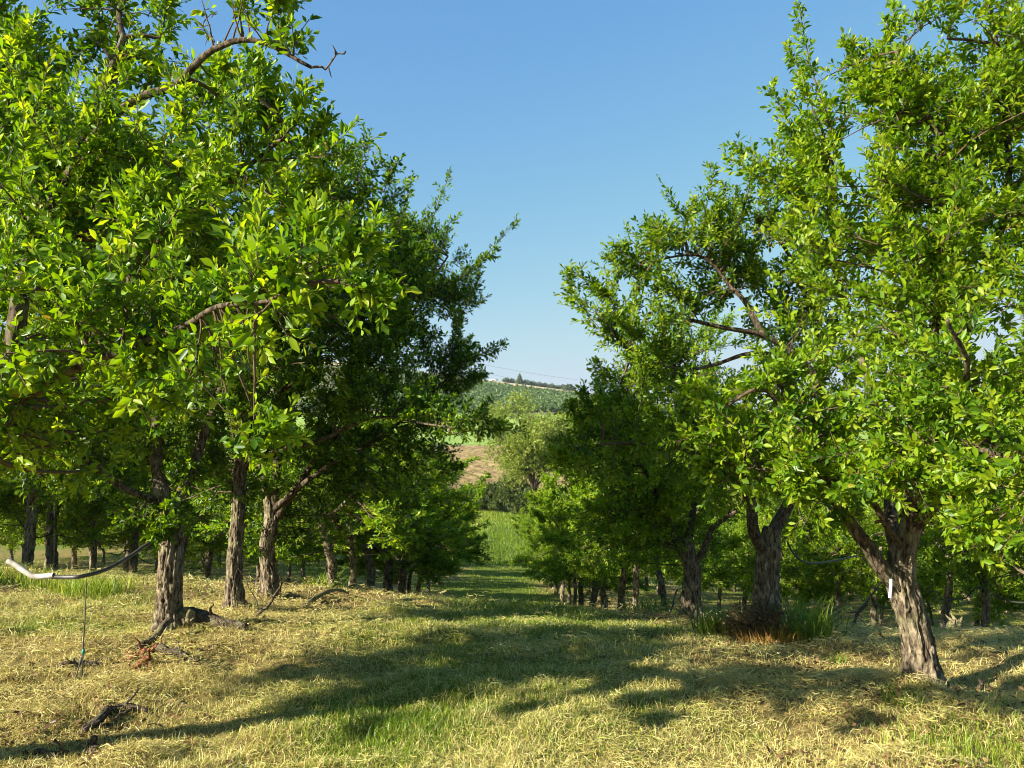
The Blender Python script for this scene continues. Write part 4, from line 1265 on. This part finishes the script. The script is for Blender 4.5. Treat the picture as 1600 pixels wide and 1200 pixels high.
tuft(1128, 6.3, 280, .30, .34, 'broad green grass tuft in front of the dark low-forking trunk', M_grass, 601)
tuft(1160, 6.5, 220, .30, .22, 'slim darker grass tuft against the side of the brown dead shrub', M_grass, 602)
tuft(1228, 6.0, 170, .30, .16, 'bright thin grass tuft beside the ochre dry grass', M_grass, 603, (.004, .008))
tuft(1268, 6.1, 260, .42, .34, 'tall green grass tuft with long arching blades beside the upright trunk', M_grass, 604, (.004, .010), 1.3)
tuft(1245, 6.6, 150, .40, .3, 'grass tuft behind the tall arching tuft', M_grass, 608)
tuft(1195, 5.95, 420, .22, .40, 'ochre dry grass tuft at the foot of the brown dead shrub', M_ochre, 605, (.003, .006))
tuft(1412, 4.2, 120, .16, .2, 'small grass tuft at the foot of the leaning trunk', M_grass, 606, (.004, .008))
tuft(1308, 5.3, 90, .14, .12, 'small thin grass tuft in the brown patch between the two lit trunks', M_grass, 607, (.004, .007))
tuft(505, 12.0, 260, .45, .45, 'dark grass tuft between the thin trunks of the log row', M_grass, 609, (.01, .02))
tuft(1015, 9.9, 200, .25, .5, 'low grass tuft at the foot of the leaning thin trunk', M_grass, 610, (.008, .015))
tuft(858, 21.0, 300, .6, 1.2, 'dark grass tuft at the edge of the alley', M_grass, 611, (.02, .035))

rng = np.random.default_rng(620)
base = gp(1182, 6.15, .02)
root = thing('dead_shrub', base, 'dense brown dead shrub around the foot of the upright trunk', 'shrub')
g = Geo()
n = 260
e = nrm(rng.normal(size=(n, 3)) * [1.2, .9, .7] + UP * .6) * rng.uniform(.2, .36, (n, 1)) * [1.15, .9, .95]
e[:, 2] = np.abs(e[:, 2]) + .03
st = rng.normal(0, .06, (n, 3)) * [1, 1, 0]
P = branch_curve(st, e, rng, 5)
tubes_batch(g, P, np.linspace(.003, .0012, 5)[None].repeat(n, 0), 3, 0)
link('stem', g.mesh('stem', [M_twig]), root)
g = Geo()
m = 16
s_ = rng.random((n, m)) * .75 + .25
f = s_ * 4
i0 = np.minimum(f.astype(int), 3)
pp = P[np.arange(n)[:, None], i0] * (1 - (f - i0))[..., None] + P[np.arange(n)[:, None], i0 + 1] * (f - i0)[..., None]
pp = pp.reshape(-1, 3) + rng.normal(0, .015, (n * m, 3))
leaves(g, pp, rng.normal(size=(n * m, 3)), rng.normal(size=(n * m, 3)) + UP, rng.uniform(.015, .035, n * m), rng.uniform(.008, .016, n * m), rng, np.clip(rng.normal(.4, .25, n * m), 0, 1))
link('foliage', g.mesh('foliage', [M_rust]), root)


# ------------------------------------------------------------------ fallen wood
def on(px, py, d, h=0.0):
    p = at(px, py, d)
    p[2] = float(H(p[0], p[1])) + h
    return p


def fallen(name, pts, r0, r1, mat, label, cat, seed, bark=.25, twigs=0, sides=20, split=False):
    rng = np.random.default_rng(seed)
    P = jitter_path(spline(pts, 90), rng, .012)
    R = np.linspace(r0, r1, 90) * .85
    R[:4] *= [.5, .8, .95, 1]
    R[-4:] *= [1, .9, .7, .4]
    g = Geo()
    add_tube(g, P, R, max(sides, 28) if r0 > .02 else sides, bark * .8, seed)
    for _ in range(twigs):
        i = rng.integers(10, 85)
        e = P[i] + nrm(rng.normal(size=3) + UP * .6) * rng.uniform(.05, .2)
        add_tube(g, jitter_path(spline([P[i], (P[i] + e) / 2 + rng.normal(0, .015, 3), e], 6), rng, .01), np.linspace(r1 * .6, .002, 6), 5)
    o = P[0]
    return link(name, g.mesh(name, [mat], o), loc=o, label=label, cat=cat, group='fallen wood under the trees')


fallen('fallen_log', [on(283, 985, 6.1, .10), on(310, 984, 6.1, .085), on(345, 985, 6.05, .06), on(386, 988, 6.0, .03)], .065, .04, M_dead, 'thick mossy log lying beside the furrowed lit trunk', 'log', 701, .35, 3)
fallen('root_stump', [on(288, 992, 6.0, -.03), on(288, 990, 6.0, .07), on(296, 990, 6.02, .15)], .085, .05, M_moss, 'pale mossy stump at the end of the thick log', 'stump', 702, .5, 4)
fallen('fallen_branch', [on(210, 1008, 5.45, .02), on(235, 1000, 5.55, .05), on(266, 985, 5.75, .14)], .026, .030, M_limb, 'smooth grey branch leaning on the foot of the furrowed trunk', 'branch', 703, .12, 1)
fallen('fallen_branch', [on(248, 1022, 5.15, .07), on(262, 1026, 5.1, .05), on(282, 1030, 5.05, .03), on(305, 1031, 5.0, .03), on(328, 1030, 5.0, .02)], .032, .018, M_dead, 'crooked black branch with a snapped end beside the red split wood', 'branch', 704, .35, 3)
fallen('split_wood', [on(196, 1031, 5.1, .015), on(220, 1026, 5.12, .04), on(248, 1021, 5.15, .08)], .012, .026, M_red, 'red splintered piece of split wood below the furrowed trunk', 'wood', 705, .5, 5, 10)
fallen('split_wood', [on(205, 1037, 4.98, .01), on(222, 1034, 5.0, .03), on(240, 1032, 5.0, .01)], .018, .028, M_red, 'short thick chunk of reddish broken wood on the hay', 'wood', 706, .6, 2, 10)
fallen('fallen_branch', [on(92, 1025, 5.05, .01), on(120, 1022, 5.08, .03), on(140, 1022, 5.08, .03), on(162, 1018, 5.1, .01)], .018, .016, M_dead, 'brown stick lying at the foot of the thin wire stake', 'branch', 707, .35, 5)
fallen('fallen_log', [on(128, 1120, 3.98, .01), on(150, 1112, 4.05, .045), on(172, 1098, 4.15, .035), on(185, 1090, 4.22, .02), on(235, 1086, 4.25, .015)], .030, .022, M_dead, 'dark rotten log half buried in the hay, broken in the middle', 'log', 708, .45, 3)
fallen('root_stump', [on(145, 1148, 3.78, -.03), on(146, 1143, 3.8, .05), on(150, 1141, 3.8, .075)], .03, .016, M_dead, 'small dark stump poking out of the hay below the rotten log', 'stump', 709, .4, 0)
fallen('fallen_branch', [on(40, 1160, 3.72, -.01), on(70, 1153, 3.75, .02), on(100, 1150, 3.78, .01), on(120, 1147, 3.8, 0)], .02, .012, M_dead, 'rotten branch sunk in the hay beside the small dark stump', 'branch', 710, .4, 4)
fallen('leaning_stick', [on(398, 977, 6.6, .02), at(420, 945, 6.6), at(432, 925, 6.6), at(446, 903, 6.6)], .017, .007, M_limb, 'bare stick stuck upright in the hay near the dark forked trunk', 'stick', 711, .2, 7, 8)
fallen('leaning_stick', [on(405, 962, 7.2, .02), at(398, 930, 7.2), at(385, 910, 7.2), at(372, 888, 7.2)], .008, .004, M_limb, 'thin pale stick leaning on the straight pale trunk', 'stick', 712, .1, 4, 6)
fallen('fallen_log', [on(1228, 985, 8.6, .05), on(1262, 980, 8.6, .06), on(1290, 978, 8.6, .05)], .06, .05, M_moss, 'pale dry log behind the tall arching grass tuft', 'log', 713, .4, 3)
fallen('root_stump', [on(1298, 975, 11, -.03), on(1300, 968, 11, .16), on(1310, 962, 11, .3)], .14, .07, M_moss, 'reddish stump in the second row beside a thin trunk', 'stump', 714, .5, 3)
fallen('root_stump', [on(1490, 990, 9.4, -.03), on(1492, 985, 9.4, .1), on(1500, 980, 9.4, .18)], .12, .07, M_moss, 'broken root heap on the sunny patch beyond the leaning trunk', 'stump', 715, .6, 8)
fallen('fallen_branch', [on(1345, 1068, 4.35, .01), on(1365, 1070, 4.35, .025), on(1380, 1078, 4.28, .01)], .012, .008, M_dead, 'small grey dead branch in front of the leaning trunk', 'branch', 716, .4, 6)
fallen('root_stump', [on(1531, 1050, 4.6, -.02), on(1531, 1045, 4.6, .05), on(1532, 1042, 4.6, .06)], .02, .012, M_dead, 'tiny brown stub sticking up beyond the leaning trunk in shade', 'stump', 717, .3, 0)
fallen('fallen_branch', [on(470, 970, 7.8, .02), on(520, 955, 9.0, .08), on(545, 948, 9.6, .05)], .03, .015, M_moss, 'pale dry branch lying among straw near the thin trunks', 'branch', 718, .3, 6)
fallen('leaning_stick', [on(1045, 968, 9.4, .02), at(1051, 945, 9.5), at(1059, 920, 9.5)], .014, .012, M_hose, 'black stick standing beside the dark low-forking trunk', 'stick', 719, 0, 0, 8)
fallen('fallen_branch', [on(1330, 958, 7.6, .03), on(1350, 950, 7.8, .25), on(1380, 930, 8.2, .55)], .02, .008, M_dead, 'slanting dead branch beyond the leaning trunk', 'branch', 720, .3, 6)

# ------------------------------------------------------------------ irrigation
d = 4.55
root = thing('irrigation_line', at(84, 903, d), 'white bent pipe with a black hose hanging between the trunks', 'pipe')
o = at(84, 903, d)
g = Geo()
P = spline([at(12, 876, d), at(28, 885, d), at(44, 896, d), at(52, 900, d), at(62, 901, d), at(84, 899, d)], 24)
V, q, t = tube(P, np.full(24, .0165), 20, cap=False)
g.add(V, q)
V2, q2, t2 = tube(P, np.full(24, .0140), 20, cap=False)
g.add(V2, q2[:, ::-1])
a_ = np.arange(20)
b_ = (a_ + 1) % 20
for e0 in (0, 23 * 20):                       # rims of the pipe wall
    Vr = np.vstack([V[e0:e0 + 20], V2[e0:e0 + 20]])
    g.add(Vr, np.stack([a_, b_, b_ + 20, a_ + 20], -1))
link('pipe', g.mesh('pipe', [M_pvc], o), root)
g = Geo()
P = spline([at(70, 900, d), at(100, 902, d), at(130, 900, d), at(165, 890, 4.9), at(200, 871, 5.3), at(222, 856, 5.6), at(240, 842, 5.85), at(252, 815, 5.95)], 50)
add_tube(g, P, np.full(50, .0125), 10)
link('hose', g.mesh('hose', [M_hose], o), root)
g = Geo()
P = spline([at(84, 905, d), at(84.5, 860, d), at(86, 740, 4.8), at(95, 695, 5.8)], 16)
add_tube(g, P, np.full(16, .0008), 5)
link('hanger_wire', g.mesh('hanger_wire', [M_wire], o), root)

p0 = on(129, 1037, 4.85, -.05)
root = thing('drip_stake', p0, 'thin dark wire stake with a green clip standing in the hay', 'stake')
g = Geo()
add_tube(g, spline([p0, at(130, 1010, 4.85), at(133, 960, 4.85), at(135, 908, 4.85)], 20), np.linspace(.0055, .003, 20), 7)
add_tube(g, spline([on(106, 1042, 4.8, .0), on(118, 1030, 4.83, .015), at(129, 1022, 4.85)], 8), np.full(8, .004), 6)
link('wire', g.mesh('wire', [M_wire], p0), root)
g = Geo()
add_tube(g, spline([at(130, 1022, 4.85), at(130.5, 1014, 4.85)], 5), np.array([.006, .011, .011, .009, .006]), 8)
link('clip', g.mesh('clip', [M_green_clip], p0), root)

g = Geo()
P = spline([at(1226, 838, 6.6), at(1238, 862, 6.5), at(1252, 876, 6.5), at(1270, 880, 6.6), at(1300, 877, 6.9), at(1340, 868, 7.4)], 40)
add_tube(g, P, np.full(40, .0085), 8)
link('drip_hose', g.mesh('drip_hose', [M_hose], P[0]), loc=P[0], label='grey hose sagging from the upright trunk beneath the leaves', cat='hose')
for X0, ds, lab in ((7.4, [9.6, 11.7, 12.9, 15.1, 16.8, 19.0], 'black drip hose strung along the row beyond the white-strip trunk'), (-7.55, [12.1, 13.2, 14.5, 15.7, 17.8, 20.0], 'black drip hose strung along the row beyond the white pipe')):
    pts = []
    for a_, b_ in zip(ds[:-1], ds[1:]):
        for t in (0, .25, .5, .75):
            y = a_ + (b_ - a_) * t
            x = row_x(X0, y)
            pts.append([x - .1, y, float(H(x, y)) + .82 - .2 * 4 * t * (1 - t)])
    P = spline(pts, 80)
    g = Geo()
    add_tube(g, P, np.full(80, .011), 6)
    link('drip_hose', g.mesh('drip_hose', [M_hose], P[0]), loc=P[0], label=lab, cat='hose')

# white strip on the leaning trunk
c0, c1 = at(1392, 905, 4.37), at(1390.5, 934, 4.36)
root = thing('trunk_strip', c1, 'narrow white plastic strip fixed to the leaning forked trunk', 'strip')
g = Geo()
P = spline([c0, (c0 + c1) / 2 + [0, -.003, 0], c1], 9)
rows = []
for p in P:
    for (u_, v_) in ((-.0095, 0), (-.006, -.004), (.006, -.004), (.0095, 0), (.006, .002), (-.006, .002)):
        rows.append(p + [u_, v_, 0])
V = np.array(rows)
i = (np.arange(8) * 6)[:, None]
j = np.arange(6)[None, :]
Fq = np.stack([i + j, i + (j + 1) % 6, i + 6 + (j + 1) % 6, i + 6 + j], -1).reshape(-1, 4)
g.add(V, Fq)
g.add(np.vstack([V[:6], V[-6:]]), np.array([[0, 1, 4, 5], [1, 2, 3, 4], [6, 11, 10, 7], [7, 10, 9, 8]]))
link('strip', g.mesh('strip', [M_white], c1), root)
g = Geo()
add_tube(g, spline([c0 + [0, .0, -.004], at(1397, 893, 4.40), at(1404, 880, 4.42)], 8), np.full(8, .0015), 5)
link('tie_wire', g.mesh('tie_wire', [M_wire], c1), root)

# ------------------------------------------------------------------ camera, light, sky
cam = bpy.data.cameras.new('camera')
cam.sensor_width = 36
cam.lens = 36 * F / 1600
cam.clip_start = .05
cam.clip_end = 4000
co = bpy.data.objects.new('camera', cam)
COL.objects.link(co)
co.location = (0, 0, EYE)
co.rotation_euler = (math.pi / 2 + PITCH, 0, 0)
S.camera = co

ELEV = math.radians(26)
AZ = math.radians(-120)                       # clockwise from +Y: behind the camera and to its left
sd = np.array([math.sin(AZ) * math.cos(ELEV), math.cos(AZ) * math.cos(ELEV), math.sin(ELEV)])
sun = bpy.data.lights.new('sun', 'SUN')
sun.energy = 5.0
sun.angle = math.radians(.5)
sun.color = (1.0, .93, .79)
so = bpy.data.objects.new('sun', sun)
COL.objects.link(so)
from mathutils import Vector
so.rotation_euler = Vector(-sd).to_track_quat('-Z', 'Y').to_euler()
so.location = (-20, -12, 20)

W = bpy.data.worlds.new('World')
S.world = W
W.use_nodes = True
nt = W.node_tree
bg = nt.nodes['Background']
sky = nt.nodes.new('ShaderNodeTexSky')
sky.sky_type = 'NISHITA'
sky.sun_disc = False
sky.sun_elevation = ELEV
sky.sun_rotation = AZ % (2 * math.pi)
sky.air_density = 1.0
sky.dust_density = 0.15
sky.ozone_density = 2.0
hs = nt.nodes.new('ShaderNodeHueSaturation')          # camera-like colour of a clear sky
hs.inputs['Hue'].default_value = .488
hs.inputs['Saturation'].default_value = 1.18
nt.links.new(sky.outputs[0], hs.inputs['Color'])
pre = nt.nodes.new('ShaderNodeMix')
pre.data_type = 'RGBA'
pre.blend_type = 'MULTIPLY'
pre.inputs['Factor'].default_value = 1
nt.links.new(hs.outputs[0], pre.inputs['A'])
pre.inputs['B'].default_value = (.246 / 1.6,) * 3 + (1,)
cu = nt.nodes.new('ShaderNodeRGBCurve')               # soft shoulder, as a phone camera gives a bright horizon
for ci, pts in enumerate((((.13, .12), (.4, .29), (.8, .44), (1.6, .53)), ((.15, .145), (.36, .315), (1.0, .57), (1.6, .63)), ((.3, .31), (.68, .61), (1.0, .665), (1.6, .71)))):
    c_ = cu.mapping.curves[ci]
    c_.points[1].location = (1.0, pts[-1][1] / 1.6)
    for px_, py_ in pts[:-1]:
        c_.points.new(px_ / 1.6, py_ / 1.6)
cu.mapping.update()
nt.links.new(pre.outputs['Result'], cu.inputs['Color'])
post = nt.nodes.new('ShaderNodeMix')
post.data_type = 'RGBA'
post.blend_type = 'MULTIPLY'
post.inputs['Factor'].default_value = 1
nt.links.new(cu.outputs[0], post.inputs['A'])
post.inputs['B'].default_value = (1.6 / .246,) * 3 + (1,)
nt.links.new(post.outputs['Result'], bg.inputs[0])
bg.inputs[1].default_value = .094

# ------------------------------------------------------------------ the air over the valley
bpy.context.view_layer.update()
lo = np.array([1e9] * 3)
hi = -lo
for o_ in S.objects:
    if o_.type == 'MESH' and o_.parent is None:
        bb = np.array([o_.matrix_world @ Vector(c) for c in o_.bound_box])
        lo = np.minimum(lo, bb.min(0))
        hi = np.maximum(hi, bb.max(0))
hi[2] = max(hi[2], 56.0)
g = Geo()
box(g, lo - 1.0, hi + 1.0)
hm, hnt, hout = new_mat('haze_air')
pv = hnt.nodes.new('ShaderNodeVolumePrincipled')
pv.inputs['Color'].default_value = (.80, .88, 1.0, 1)
pv.inputs['Density'].default_value = .00012
pv.inputs['Anisotropy'].default_value = .2
hnt.links.new(pv.outputs[0], hout.inputs['Volume'])
link('haze', g.mesh('haze', [hm]), kind='stuff', label='thin pale haze filling the air of the valley', cat='haze')
S.cycles.volume_bounces = 0

S.view_settings.view_transform = 'Standard'
S.view_settings.look = 'None'
S.view_settings.exposure = 1.62
S.view_settings.gamma = 1
S.cycles.max_bounces = 6
S.cycles.diffuse_bounces = 2
S.cycles.transmission_bounces = 4
S.cycles.transparent_max_bounces = 6
S.cycles.filter_width = 1.0
S.cycles.use_denoising = True
S.cycles.denoiser = 'OPENIMAGEDENOISE'
S.cycles.denoising_input_passes = 'RGB_ALBEDO_NORMAL'
